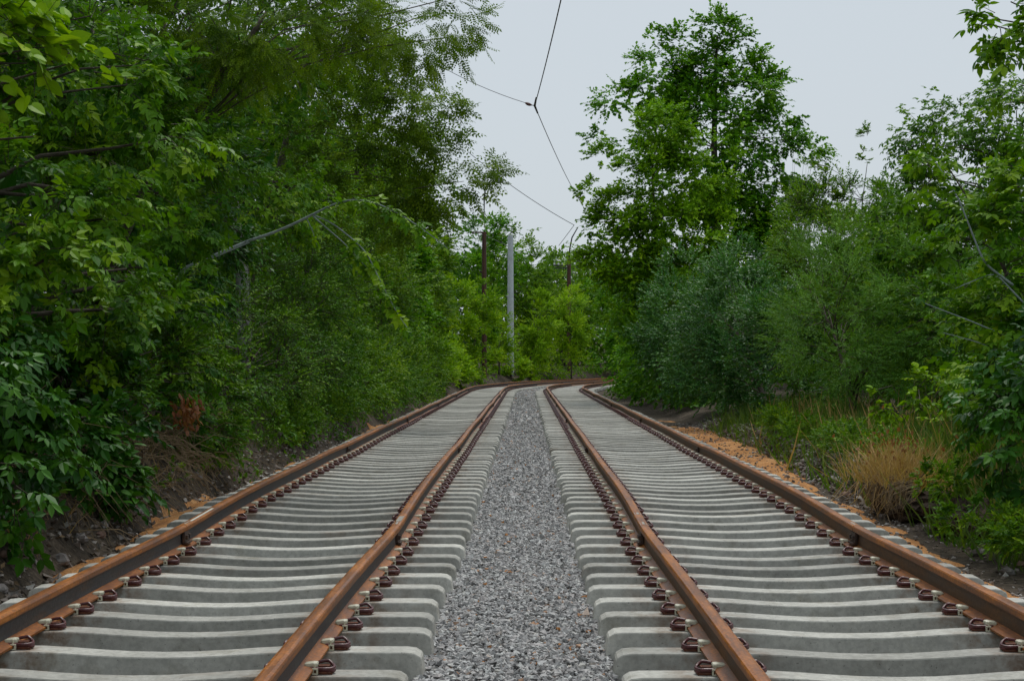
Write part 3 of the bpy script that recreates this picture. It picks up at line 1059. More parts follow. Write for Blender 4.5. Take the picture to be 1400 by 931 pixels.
plant("hanging_growth", "curtain of mixed green leaves hanging over the earth bank past the near dark bush", "shrub", (-4.1, 16.2),
      [(-3.7, 16.0, 1.0, .4, .7, .5), (-3.75, 17.6, 1.25, .45, .9, .5), (-3.6, 19.4, .8, .4, 1.0, .6), (-3.9, 15.0, 1.3, .4, .8, .5)], 'shrub', 1.5, .28, trunk_r=.02, group=GL)
plant("dark_leaved_bush", "low dark bush between the bare earth bank and the near hanging bush", "shrub", (-4.2, 14.8),
      [(-3.65, 14.6, .55, .38, .8, .5), (-3.42, 14.3, .30, .22, .5, .3), (-4.1, 15.6, 1.2, .5, .9, .6)], 'dark', 1.9, .24, singles=60, trunk_r=.03, group=GL)
plant("alder_tree", "tall dark tree behind the arching bare branch", "tree", (-5.6, 22.5),
      [(-4.4, 22, 3.2, 1.0, 1.9, 1.5), (-4.7, 22.5, 5.8, 1.5, 2., 1.8)], 'darkmid', 2.0, .5, trunk_r=.16, group=GL, maxn=26000)
plant("hazel_bush", "rounded small leaved bush growing right beside the left rail past the earth bank", "shrub", (-4.2, 23.5),
      [(-3.85, 22.6, 1.1, .5, 1.7, 1.1), (-3.85, 25.6, 1.4, .6, 1.8, 1.4), (-3.65, 21.3, .55, .35, 1.0, .5)], 'small', 2.2, .36, trunk_r=.04, group=GL)
plant("hop_thicket", "leafy mid green bush draped with creepers under the tip of the arching branch", "shrub", (-4.4, 29.5),
      [(-3.8, 29, 1.3, .6, 2.0, 1.4), (-3.95, 32, 2.0, .8, 2.2, 2.0)], 'small', 2.2, .42, trunk_r=.05, size=1.15, group=GL)
plant("ash_maple_tree", "ash leaved maple standing behind the creeper draped bush", "tree", (-5.6, 29),
      [(-4.5, 28.5, 4.4, 1.3, 2.3, 1.6), (-4.6, 29, 7.3, 1.8, 2.4, 1.7)], 'elder2', 2.0, .55, trunk_r=.16, group=GL, maxn=26000, size=1.15)
plant("locust_tree", "locust tree with fine feathery leaves reaching over the left track at the top", "tree", (-5.6, 19.5),
      [(-2.7, 18.6, 5.2, 1.4, 1.2, .7), (-1.2, 18.3, 5.05, .85, .8, .36), (-.5, 18.2, 4.95, .5, .55, .26), (-.8, 18.3, 4.6, .32, .4, .22), (-1.5, 18.4, 4.55, .4, .4, .3), (-3.6, 19, 4.9, .9, 1.0, .7)], 'locust', 1.6, .30, trunk_r=.10, group=GL, maxn=6500, limb_k=.18, twigs=False)
plant("locust_tree", "feathery locust tree leaning toward the sky gap beyond the overhead wire", "tree", (-5.8, 35),
      [(-3.2, 34.4, 5.3, 1.6, 2., 1.9), (-1.35, 34.2, 4.75, .95, 1.1, .8), (-.75, 34, 4.9, .5, .6, .45), (-.9, 34, 5.9, .45, .5, .4), (-1.9, 34, 6.2, 1.0, .9, .9), (-3.0, 34.2, 7.2, 1.2, 1.2, 1.0), (-4.0, 34.5, 8.2, 1.7, 1.7, 1.6)], 'locust2', 1.9, .40, trunk_r=.12, group=GL, size=1.25, maxn=19000, limb_k=.2, twigs=False)
fl = [(-4.7, 38.5, 2.8, 1.2, 2.8, 2.4, 'elder2', "ash leaved maple among the locusts midway along the left track"),
      (-4.7, 45, 2.9, 1.2, 3.2, 2.6, 'mid', "mid green tree past the leaning locust on the left"),
      (-4.5, 53, 3.0, 1.2, 3.6, 2.9, 'mid', "bushy tree halfway between the leaning locust and the grey pole"),
      (-4.4, 62, 3.2, 1.3, 4.0, 3.4, 'maple', "brighter green tree standing before the rusty lamp post"),
      (-3.9, 72, 3.3, 1.3, 4.0, 3.7, 'farmid', "last tall tree on the left where the straight ends")]
plant("tall_tree", "tall dense tree closing the view behind the two locust trees", "tree", (-5.4, 48),
      [(-4.0, 48, 7.4, 1.9, 2.0, 2.9), (-4.6, 42, 6.6, 1.6, 1.8, 2.4), (-3.0, 50, 6.0, 1.4, 1.6, 1.8)], 'mid', 2.0, .6, trunk_r=.14, group=GL, maxn=34000, size=1.45, twigs=False)
for x, y, z, rx, ry, rz, sp, lb in fl:
    plant("roadside_tree", lb, "tree", (x - .6, y), [(x, y, z, rx, ry, rz), (x - .5, y + 1, z + rz * .5, rx, ry * .6, rz * .8)], sp, 1.9, .6, trunk_r=.13, group=GL, maxn=24000, size=1.25 if sp == 'mid' else 1.1)
lows = [(36, 'small', "low bush at the rail foot under the leaning locust"), (42, 'mid', "low bush beside the left rail past the locust"),
        (49.5, 'small', "dark little bush between two taller trees on the left"), (57, 'mid', "low leafy bush near the second distant rail joint"),
        (65, 'mid', "low bush at the left rail just before the bend"), (74, 'bright', "yellow green bush at the outside of the bend's start"),
        (81, 'bright', "yellow green bush left of the rusty lamp post")]
for y, sp, lb in lows:
    s_, u_ = su(np.array(0.), np.array(float(y)))
    b = at(y, -3.95, .0)
    plant("roadside_bush", lb, "shrub", (b[0], b[1]), [(b[0] + .1, b[1], b[2] + .75, .65, 2.6, .95), (b[0] - .3, b[1] + 1, b[2] + 1.5, .7, 2.4, 1.0)], sp, 1.8, .45, trunk_r=.04, group=GL, maxn=11000, twigs=False, size=1.4 if sp == 'small' else 1.15)

# ================================================================== RIGHT SIDE
GR = "trees and shrubs lining the right track"
plant("dark_leaved_bush", "dense dark bush with drooping leaves at the near right corner", "shrub", (4.5, 13.2),
      [(4.12, 12.9, .82, .45, .75, .62), (4.5, 13.6, 1.35, .5, .8, .5), (4.35, 11.6, .5, .35, .6, .4)], 'darkel', 1.7, .28, singles=150, trunk_r=.03, group=GR, size=.85)
plant("ash_maple_sapling", "slanting ash leaved maple sapling with big drooping leaves against the sky", "tree", (5.45, 15.6),
      [(4.6, 15.5, 2.5, .55, .6, .55), (5.0, 15.5, 1.75, .6, .8, .6), (4.05, 15.4, 3.12, .34, .35, .24), (4.9, 15.8, 3.0, .45, .5, .5), (4.5, 15.7, 1.6, .4, .6, .45)], 'elder', 1.5, .3, singles=180, trunk_r=.03, limb_k=.25, group=GR)
plant("ash_maple_tree", "ash leaved maple with only hanging leafy tips showing at the top right corner", "tree", (6.3, 14.3),
      [(4.26, 14, 4.25, .24, .35, .3), (4.24, 14, 3.85, .2, .35, .3), (4.3, 14, 3.55, .14, .25, .2), (5.2, 14.2, 4.4, .6, .8, .8)], 'elder', 1.6, .26, singles=80, trunk_r=.10, group=GR)
plant("ash_maple_tree", "lighter green tree standing behind the slanting sapling", "tree", (8.2, 27),
      [(7.4, 27, 4.1, 1.1, 1.4, 1.4), (7.5, 27, 2.2, 1.4, 1.5, 1.5), (6.6, 26.6, 3.4, .8, 1.0, 1.1), (8.2, 27, 5.0, .8, .9, .7), (6.2, 26, 2.2, .9, 1.0, 1.2)], 'elder2', 1.7, .42, trunk_r=.11, group=GR)
plant("willow_bush", "grey green fine leaved willow bush above the dry grass on the right", "shrub", (5.3, 25.5),
      [(5.0, 25.5, 1.7, 1.0, 1.6, 1.35), (6.1, 24.5, 1.9, 1.0, 1.4, 1.35), (5.2, 27.5, 2.0, .9, 1.6, 1.4)], 'willow', 1.5, .4, trunk_r=.05, group=GR, maxn=40000, size=1.1, twigs=False)
plant("roadside_bush", "leafy fresh green bush between the fine leaved willow bush and the blue green bushes", "shrub", (5.6, 29.5),
      [(5.4, 29.3, 1.7, .9, 1.3, 1.5), (6.3, 30, 2.6, 1.0, 1.4, 1.7), (7.3, 31, 3.0, 1.0, 1.4, 1.6)], 'shrub', 1.9, .4, trunk_r=.05, group=GR, maxn=26000, size=1.1)
plant("roadside_bush", "leafy bush rising behind the fine leaved willow bush toward the sapling", "shrub", (7.6, 28.5),
      [(7.4, 28.5, 2.6, 1.0, 1.2, 1.5), (6.4, 24.2, 1.5, .8, 1.0, 1.2)], 'mid', 1.8, .38, trunk_r=.05, group=GR, maxn=18000)
plant("young_poplar", "upright shrub with pointed shoots rising against the sky between tree and sapling", "tree", (7.2, 36),
      [(6.9, 36, 3.2, 1.4, 1.6, 1.9), (7.0, 36, 5.3, .28, .3, .75), (7.65, 36, 5.35, .22, .3, .85), (6.55, 36, 4.7, .4, .4, .7), (8.1, 36, 4.4, .4, .5, .7)], 'mid', 1.8, .34, trunk_r=.03, group=GR, size=.9, twr=.006)
plant("oleaster_bush", "blue green bush spreading wide and low past the spoil ridge on the right", "shrub", (5.0, 32),
      [(5.05, 31.8, 1.3, 1.0, 1.6, 1.35), (4.75, 34.5, 1.7, .9, 1.6, 1.6)], 'blue', 1.9, .4, trunk_r=.05, group=GR, maxn=36000, size=1.2, twigs=False)
plant("oleaster_bush", "taller blue green bush with a glossy sheen below the big maple", "shrub", (5.1, 40),
      [(5.0, 39.5, 1.6, 1.1, 2.0, 2.0), (5.6, 42, 2.2, 1.2, 2.0, 2.2)], 'blue', 1.7, .42, trunk_r=.06, size=1.35, group=GR, maxn=40000, twigs=False)
plant("oleaster_bush", "dark blue green bush at the foot of the big maple beside the right rail", "shrub", (4.9, 47.5),
      [(4.8, 47, 1.4, 1.0, 2.2, 2.0), (5.0, 50, 2.0, 1.1, 2.2, 2.4)], 'blue', 1.8, .5, trunk_r=.05, size=1.6, group=GR, maxn=26000, twigs=False)
plant("roadside_bush", "leafy green bush hugging the inside of the bend", "shrub", (5.2, 58),
      [(5.0, 57.5, 1.6, 1.2, 2.8, 2.8), (5.0, 66, 1.9, 1.2, 3.0, 3.2)], 'maple', 1.8, .6, trunk_r=.06, group=GR, maxn=20000, twigs=False, size=1.15)
plant("roadside_bush", "last green bush where the rails vanish to the right", "shrub", (6.6, 75),
      [(6.4, 74, 2.0, 1.7, 3.0, 3.6), (9.5, 80, 2.2, 2.2, 3.0, 3.8)], 'farmaple', 1.9, .7, trunk_r=.06, group=GR, maxn=18000, twigs=False)
plant("big_maple_tree", "big dark full crowned maple rising highest against the sky on the right", "tree", (7.2, 60),
      [(7.2, 60, 8.4, 2.9, 2.4, 2.7), (7.9, 60.3, 10.4, 2.2, 2.0, 1.9), (5.2, 60, 10.8, 1.3, 1.4, 1.7), (6.6, 60, 11.4, 1.5, 1.2, 1.4), (9.6, 60, 8.4, 1.3, 1.4, 1.4), (4.0, 60, 10.2, .8, 1, .8), (9.2, 60, 10.6, .9, .9, .6), (9.9, 60, 9.6, .7, .8, .4),
       (7.4, 60, 12.4, .9, 1.0, .7), (4.9, 60, 12.3, .7, .8, .6), (3.4, 60, 8.7, .8, .9, .5), (7.6, 59.5, 5.4, 2.4, 1.6, 1.6), (9.6, 59.5, 5.8, 1.6, 1.4, 1.6), (8.2, 59.2, 6.6, 1.4, 1.2, 1.3), (10.6, 59.5, 4.6, 1.3, 1.2, 1.4)],
      'maple', 2.0, .6, trunk_r=.20, group=GR, maxn=88000, twr=.007, limb_k=.28)
plant("light_maple_tree", "lighter green bushy tree standing in front of the big dark maple", "tree", (4.9, 55),
      [(4.9, 55, 6.2, 1.9, 1.8, 2.3), (3.5, 55, 4.8, 1.2, 1.5, 1.7), (5.6, 54.6, 4.6, 1.9, 1.6, 1.8), (4.6, 55, 8.2, 1.1, 1.1, 1.1), (2.7, 55, 6.4, .75, .9, .5), (2.9, 55, 7.4, .6, .7, .45), (2.5, 55, 5.3, .7, .8, .35), (6.2, 55, 7.2, 1.3, 1.2, 1.4), (3.6, 55, 3.2, 1.0, 1.2, 1.4), (5.0, 55, 3.2, 1.4, 1.2, 1.4)],
      'lightmaple', 2.0, .55, trunk_r=.11, group=GR, maxn=56000, twr=.006, limb_k=.28)
plant("rowan_tree", "mid green tree behind the willow bush right of the big maple", "tree", (9.4, 48),
      [(8.9, 48, 3.6, 1.7, 2., 2.1), (10.6, 47, 3.4, 1.6, 2, 1.8)], 'mid', 1.9, .5, trunk_r=.12, group=GR, maxn=24000, size=1.2)
plant("ash_maple_tree", "low leafy ash maple growth under the slanting sapling", "tree", (5.9, 19.5),
      [(5.6, 19.2, 1.5, .7, 1.0, .85), (6.5, 20.5, 2.0, .8, 1.0, 1.1), (5.3, 17.2, 1.2, .5, .8, .6), (4.9, 16.2, .95, .4, .7, .5)], 'elderm', 1.6, .34, trunk_r=.05, group=GR)
plant("bright_weed", "light green broad leaved weeds standing in the long grass", "plant", (4.95, 20.6),
      [(4.7, 20.4, .78, .35, .5, .22), (5.25, 21, .85, .35, .5, .25), (5.0, 19.6, .55, .3, .4, .2)], 'lime', .9, .2, trunk_r=.008, group=GR, size=.7)

# ================================================================== BEYOND THE BEND
GF = "trees beyond the bend"
ff = [((-3.4, 108), [(-3.4, 107, 3.6, 2.4, 3, 4.6), (-1.7, 109, 6.6, 2.0, 2.4, 3.5)], 'farmaple', "tall green tree behind the rusty lamp post"),
      ((-.2, 116), [(-.2, 116, 5.1, 2.4, 2.6, 4.8), (1.4, 117, 4.0, 2.2, 2.4, 4.0)], 'farmid', "round topped tree standing behind the grey concrete pole"),
      ((3.8, 124), [(3.4, 124, 3.8, 2.4, 2.6, 4.0)], 'farmid', "darker tree between the grey pole and the bracket post"),
      ((5.0, 150), [(4.8, 150, 6.6, 2.6, 3, 4.0), (8.0, 150, 6.0, 2.6, 3, 4.2)], 'farmid', "pale distant tree seen low in the sky gap"),
      ((8.2, 122), [(7.4, 120, 3.0, 2.6, 3, 4.6)], 'farmaple', "green tree right behind the bracket post"),
      ((12., 138), [(12., 137, 3.6, 3.4, 3, 5.0)], 'farmaple', "green tree further round the outside of the bend")]
for b, e, sp, lb in ff:
    plant("distant_tree", lb, "tree", b, e, sp, 2.2, .8, trunk_r=.16, group=GF, maxn=21000, twigs=False, size=1.5, limb_k=.25)
fb = [((-2.3, 89.5), [(-1.6, 89.5, 1.4, .8, 1.2, 2.9), (-1.65, 90.5, 3.4, .6, .9, 1.6), (-3.0, 88, 2.8, 1.0, 1.6, 3.2)], "yellow green shrub hiding the foot of the rusty lamp post"),
      ((.9, 103.5), [(.9, 103.5, .6, 1.3, 1.4, 2.2), (1.7, 105, 2.0, 1.2, 1.6, 2.6)], "brightest yellow green shrub just right of the grey pole"),
      ((-.75, 97), [(-.75, 97, .9, .75, 1.0, 2.2)], "narrow yellow green shrub just left of the grey pole"),
      ((-.05, 98.9), [(.0, 98.7, -.1, .85, .6, 1.0), (-.15, 99.1, .0, .55, .4, 1.1), (.15, 98.3, -.3, .5, .4, .7)], "small yellow green shrub at the foot of the grey pole"),
      ((3.9, 109), [(3.7, 109, 1.8, 1.6, 1.6, 3.4), (3.75, 107.5, 2.2, 1.0, 1.0, 2.9)], "yellow green shrub below the bracket post")]
for b, e, lb in fb:
    plant("distant_shrub", lb, "shrub", b, e, 'bright', 2.0, .55, trunk_r=.05, group=GF, maxn=23000, twigs=False)

# the woods behind, one mass each
def thicket(name, label, blobs, mat, n, size):
    blobs = np.array(blobs, float)
    V0 = blobs[:, 3] * blobs[:, 4] * blobs[:, 5]
    pk = rng.choice(len(blobs), n, p=V0 / V0.sum())
    d = rdir(n) * (rng.uniform(.4, 1.0, n) ** .5)[:, None]
    P = blobs[pk, :3] + d * blobs[pk, 3:6]
    P += .35 * np.stack([np.sin(P[:, 1] * 1.9), np.sin(P[:, 2] * 2.1), np.sin(P[:, 1] * 1.3 + P[:, 0])], -1)
    Aa = rdir(n) + np.array([0, 0, -.3])
    Nn = rng.normal(0, .5, (n, 3)) + np.array([0, 0, 1.])
    g = P[:, 2] > gz(P[:, 0], P[:, 1])
    P, Aa, Nn = P[g], Aa[g], Nn[g]
    V, T = stamp(OV2, P, Aa, Nn, size * rng.uniform(.7, 1.3, len(P)))
    o = build(name, V, T, M[mat], attrs={"rnd": np.repeat(rng.uniform(.1, .8, len(P)), 4)})
    tag(o, label, "woodland", kind='stuff')


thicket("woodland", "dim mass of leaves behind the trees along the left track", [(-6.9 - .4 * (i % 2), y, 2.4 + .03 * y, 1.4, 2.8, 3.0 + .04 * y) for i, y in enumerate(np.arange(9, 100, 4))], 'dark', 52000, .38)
thicket("woodland", "mass of leaves behind the bushes along the right track", [(9.2 + .03 * y + .5 * (i % 2), y, 1.0, 1.7, 3.0, 1.9 + .014 * y) for i, y in enumerate(np.arange(16, 105, 5))], 'small', 38000, .31)
thicket("woodland", "far mass of leaves closing the view beyond the bend", [(x, 131 + 5 * math.sin(x), 2.2, 3.2, 2.2, 6.2 + .8 * math.sin(x * 1.7)) for x in np.arange(-14, 46, 3.5)], 'mid', 48000, .56)

cv = [np.array(at(q, -4.6 - .5 * (i % 2), -.1)) for i, q in enumerate(np.arange(62, 126, 2.0))]
thicket("undergrowth", "low green growth along the outside of the bend", [(c[0], c[1], c[2] + .2, .9, 1.2, .85) for c in cv], 'mid', 16000, .20)
cv = [np.array(at(q, 5.0, 0)) for q in np.arange(44, 90, 2.0)]
thicket("undergrowth", "low green growth along the inside of the bend below the bushes", [(c[0], c[1], c[2] + .2, .9, 1.2, .7) for c in cv], 'small', 9000, .18)
cv = [np.array(at(q, -3.72 - .14 * (i % 3), .12 + .05 * (i % 2))) for i, q in enumerate(np.arange(19.5, 64, .9))]
thicket("undergrowth", "low leafy growth creeping down the left bank to the sand beside the rail", [(c[0], c[1], c[2], .34, .9, .42) for c in cv], 'small', 16000, .075)
# unseen woods added behind the camera to keep sky light off the sleeper fronts
thicket("woodland", "unseen woods added behind the camera to shade the line", [(sx * (7.0 + .3 * (i % 2)), y, 2.8, 2.0, 3.5, 4.6) for i, y in enumerate(np.arange(-60, 9, 5)) for sx in (-1, 1)] + [(x, -66, 3, 3, 2, 5) for x in (-5, 0, 5)] + [(x, -38, 5, 3.5, 2, 6.5) for x in (-6, 0, 6)], 'dark', 34000, .55)

# ================================================================== single branches
def branch_with_leaves(root, pts, r0, r1, sp, n, size, mat='twig', down=.5):
    pts = np.array(pts, float)
    # smooth the polyline
    t = np.linspace(0, len(pts) - 1, 26)
    P = np.stack([np.interp(t, np.arange(len(pts)), pts[:, i]) for i in range(3)], -1)
    for _ in range(3):
        P[1:-1] = (P[:-2] + P[1:-1] * 2 + P[2:]) / 4
    b = Acc().tube(P, np.linspace(r0, r1, len(P)), 6).build("branch", M[mat], root, True)
    me = single_mesh(sp)
    T = nrm(np.gradient(P, axis=0))
    for i in range(n):
        f = rng.uniform(.45, 1) if n < 40 else rng.uniform(.3, 1)
        j = int(f * 25)
        ax = nrm(T[j] * .7 + rng.normal(0, .55, 3) + np.array([0, 0, -down]))
        nn = np.array([0, 0, 1.]) + rng.normal(0, .3, 3)
        nn = nrm(nn - ax * (ax @ nn))
        o = link("leaf", me, b)
        o.matrix_local = Matrix.Translation(Vector(P[j]) - root.location) @ Matrix((np.cross(ax, nn), ax, nn)).transposed().to_4x4() @ Matrix.Diagonal((*([size * rng.uniform(.7, 1.2)] * 3), 1))
    return b


def pp(px, py, d):               # a point d metres along the line, read off the photograph once
    return ((px - 700) / 2283 * d, d, EYE + (463 - py) / 2283 * d)


arch = thing("arching_sapling", "bare grey arching branch with drooping leafy tips leaning out over the left rail", "tree", (-4.9, 20.4, .35), GL)
Acc().tube([(-4.9, 20.4, .2), (-4.6, 20.2, 1.6), pp(255, 366, 20.0), pp(340, 330, 19.8)], [.035, .030, .027, .023], 7).build("trunk", M['twig'], arch, True)
branch_with_leaves(arch, [pp(335, 331, 19.8), pp(385, 315, 19.8), pp(430, 292, 19.7), pp(465, 275, 19.6), pp(498, 272, 19.4), pp(540, 288, 19.2), pp(585, 318, 19.1), pp(612, 340, 19.)], .019, .004, 'elder', 64, .19)
branch_with_leaves(arch, [pp(428, 294, 19.7), pp(455, 305, 19.6), pp(500, 342, 19.5), pp(520, 385, 19.4), pp(545, 432, 19.3), pp(562, 455, 19.2)], .011, .003, 'elder', 42, .19)
branch_with_leaves(arch, [pp(428, 296, 19.7), pp(470, 332, 19.6), pp(505, 370, 19.5)], .010, .003, 'elder', 20, .19)
branch_with_leaves(arch, [pp(420, 300, 19.7), pp(428, 318, 19.7), pp(434, 338, 19.7)], .006, .002, 'elder', 5, .14)

sap = thing("leaning_sapling", "thin leaning sapling with pale stems crossing the bushes at the right edge", "tree", (5.6, 15.0, .2), GR)
for a_, b_, c_ in (((1400, 470), (1330, 440), (1265, 415)), ((1400, 415), (1360, 372), (1305, 395)), ((1400, 500), (1345, 470), (1290, 455)), ((1345, 360), (1310, 270), (1275, 215))):
    branch_with_leaves(sap, [pp(a_[0] + 40, a_[1] + 30, 15.0), pp(*a_, 15.0), pp(*b_, 15.0), pp(*c_, 15.0)], .012, .004, 'elder', 9, .15)
Acc().tube([(5.6, 15, .1), (5.2, 15, 1.0), pp(1440, 460, 15.0)], [.03, .022, .016], 6).build("trunk", M['bark'], sap, True)

# bare twigs against the sky beside the big maple
bare = thing("bare_shrub", "leafless grey twigs showing beside the big maple's crown", "shrub", (8.7, 52, float(gz(np.array(8.7), np.array(52.)))), GR)
bt = Acc()
bt.tube([(8.7, 52, -.2), (8.8, 52, 2.0), (8.9, 52, 4.2)], [.05, .04, .03], 6)
for i in range(34):
    a0 = np.array([8.8 + rng.normal(0, .08), 52, 3.4 + rng.uniform(0, .9)])
    tip = np.array(pp(rng.uniform(1078, 1138), rng.uniform(205, 265), 52 + rng.normal(0, .4)))
    bt.tube([a0, a0 * .5 + tip * .5 + rng.normal(0, .08, 3), tip], [.010, .007, .003], 4, False)
bt.build("twigs", M['palebark'], bare)["kind"] = 'stuff'

# the pale trunk glimpsed through the leaves on the left
pt_ = thing("pale_trunk_tree", "pale grey trunk glimpsed through the leaves left of the arching branch", "tree", (-4.55, 28.0, .3), GL)
Acc().tube([(-4.55, 28., .1), pp(334, 470, 28.), pp(332, 380, 28.), (-4.7, 28.3, 3.9)], [.14, .13, .12, .06], 10).build("trunk", M['palebark'], pt_, True)

# ================================================================== verge growth
BLADE = (np.array([(-.018, 0, 0), (.018, 0, 0), (-.013, .5, .04), (.013, .5, .04), (0, 1, -.14)]), np.array([(0, 1, 3), (0, 3, 2), (2, 3, 4)]))


def grass(name, label, cat, s0, s1, ucen, usd, n, h0, h1, mat, lean=.45, kind='stuff', tuft=5):
    m = n // tuft
    s = np.repeat(s0 + (s1 - s0) * rng.uniform(0, 1, m) ** 1.1, tuft) + rng.normal(0, .05, m * tuft)
    u = np.repeat(ucen + rng.normal(0, 1, m) * usd, tuft) + rng.normal(0, .05, m * tuft)
    g = np.abs(u) > 3.55
    s, u = s[g], u[g]
    P = at(s, u, 0)
    P[:, 2] = gz(P[:, 0], P[:, 1]) - .02
    A = rng.normal(0, lean, (len(s), 3))
    A[:, 2] = 1
    Nn = rng.normal(0, 1, (len(s), 3))
    S = rng.uniform(h0, h1, len(s))
    V, T = stamp(BLADE, P, A, Nn, S)
    V.reshape(-1, 5, 3)
    o = build(name, V, T, M[mat], attrs={"rnd": np.repeat(np.clip(rng.normal(.5, .22, len(s)), 0, 1), 5)})
    return tag(o, label, cat, kind=kind)


grass("grass", "long green grass on the right verge between spoil ridge and bushes", "grass", 13, 34, 5.0, .55, 26000, .18, .70, 'grass')
grass("grass", "short bright grass at the edge of the spoil ridge", "grass", 16, 26, 4.35, .16, 3500, .08, .25, 'grass')
grass("grass", "straw coloured seeding stalks standing in the right verge grass", "grass", 14, 30, 4.9, .5, 1300, .3, .85, 'drygrass', .35)
grass("grass", "dull grass and weeds on the near right verge below the dark bush", "grass", 10.5, 15, 4.5, .4, 5000, .12, .42, 'grass')
grass("grass", "sparse dry grass hanging on the earth bank at the left", "grass", 9, 20, -3.95, .28, 900, .10, .32, 'drygrass', .8)
grass("grass", "thin green weeds along the foot of the left bushes", "grass", 18, 60, -3.85, .2, 4500, .10, .40, 'grass')

plant("verge_weed", "low green weeds creeping over the earth beside the near right rail", "weed", (3.75, 13.2),
      [(3.62, 13.3, .10, .16, .6, .14), (3.75, 12.2, .12, .22, .5, .16), (3.85, 15.0, .3, .2, .5, .14)], 'weed', 1.3, .13, trunk=False, group="weeds on the verges", twigs=False)
plant("verge_weed", "low green weeds at the grassy edge of the spoil ridge", "weed", (4.2, 20),
      [(4.2, 18.5, .28, .22, 1.0, .2), (4.3, 21.5, .25, .25, 1.5, .22), (4.2, 25.5, .2, .25, 1.8, .25)], 'weed', 1.3, .16, trunk=False, group="weeds on the verges", twigs=False)
plant("verge_weed", "low green weeds under the bushes where the left bank turns leafy", "weed", (-3.5, 20),
      [(-3.5, 19.0, .25, .16, .7, .22), (-3.5, 17.0, .12, .14, .5, .16), (-3.5, 27, .2, .2, 2.5, .28), (-3.5, 34, .2, .2, 3, .3)], 'weed', 1.3, .15, trunk=False, group="weeds on the verges", twigs=False)
# leaf litter on the torn bank and under the right bushes
n = 4200
q = np.concatenate([np.full(3000, -1), np.full(1200, 1)])
ls = np.where(q < 0, rng.uniform(8, 34, n), rng.uniform(10, 24, n))
lu = np.where(q < 0, -3.4 - np.abs(rng.normal(0, .45, n)), 3.85 + np.abs(rng.normal(0, .5, n)))
P = at(ls, lu, 0)
P[:, 2] = gz(P[:, 0], P[:, 1]) + .006
V, T = stamp(OV2, P, rng.normal(0, 1, (n, 3)) * np.array([1, 1, .25]), rng.normal(0, .45, (n, 3)) + np.array([0, 0, 1.]), rng.uniform(.03, .075, n))
tag(build("leaf_litter", V, T, M['litter'], attrs={"rnd": np.repeat(rng.uniform(0, 1, n), 4)}), "brown fallen leaves littering the earth banks beside both tracks", "leaf litter", kind='stuff')

# the dry tuft on its overhanging clod
tuft = thing("dry_grass_tuft", "straw brown tuft of dead grass growing on the overhanging clod by the right rail", "dry grass", (3.78, 16.4, .2))
n = 1500
P = np.stack([3.8 + rng.normal(0, .2, n), 16.4 + rng.normal(0, .36, n), np.full(n, .16)], -1)
A = np.stack([(P[:, 0] - 3.8) * 1.1 + rng.normal(0, .5, n), (P[:, 1] - 16.4) * .8 + rng.normal(0, .5, n), np.ones(n)], -1)
hang_ = rng.uniform(size=n) < .18
A[hang_] = np.stack([-.5 + rng.normal(0, .3, hang_.sum()), -.5 + rng.normal(0, .3, hang_.sum()), np.full(hang_.sum(), -.9)], -1)
V, T = stamp((BLADE[0] * np.array([.55, 1, 1.6]), BLADE[1]), P, A, rng.normal(0, 1, (n, 3)), np.where(hang_, rng.uniform(.2, .42, n), rng.uniform(.18, .52, n)))
n2 = 150
Ph = np.stack([3.8 + rng.normal(0, .2, n2), 16.4 + rng.normal(0, .34, n2), .50 + rng.normal(0, .09, n2)], -1)
Vh, Th = stamp(OV2, Ph, rng.normal(0, .5, (n2, 3)) + np.array([0, 0, 1.]), rng.normal(0, 1, (n2, 3)), rng.uniform(.025, .06, n2))
build("seed_heads", Vh, Th, M['deadleaf'], tuft, attrs={"rnd": np.repeat(rng.uniform(.2, 1, n2), 4)})["kind"] = 'stuff'
build("blades", V, T, M['drygrass'], tuft, attrs={"rnd": np.repeat(np.clip(rng.normal(.5, .25, n), 0, 1), 5)})["kind"] = 'stuff'


def lump(name, label, cat, c, r, mat, seed, group=None, parent=None, sub=(14, 20), rough=.35):
    la = np.linspace(-np.pi / 2, np.pi / 2, sub[0])
    lo = np.linspace(0, 2 * np.pi, sub[1], endpoint=False)
    A, B = np.meshgrid(la, lo, indexing='ij')
    d = np.stack([np.cos(A) * np.cos(B), np.cos(A) * np.sin(B), np.sin(A)], -1)
    k = 1 + rough * (fbm(d[..., 0] * 2 + seed, d[..., 1] * 2 + d[..., 2] * 1.7, seed) + .5 * fbm(d[..., 2] * 4 + seed, d[..., 0] * 4 - d[..., 1] * 3, seed + 5))
    V = (np.array(c) + d * k[..., None] * np.array(r)).reshape(-1, 3)
    q = []
    for i in range(sub[0] - 1):
        for j in range(sub[1]):
            j2 = (j + 1) % sub[1]
            q.append((i * sub[1] + j, i * sub[1] + j2, (i + 1) * sub[1] + j2, (i + 1) * sub[1] + j))
    me = mesh_data(name, V - np.array(c), np.array(q), mat, False)
    o = link(name, me, None, c)
    return tag(o, label, cat, group)


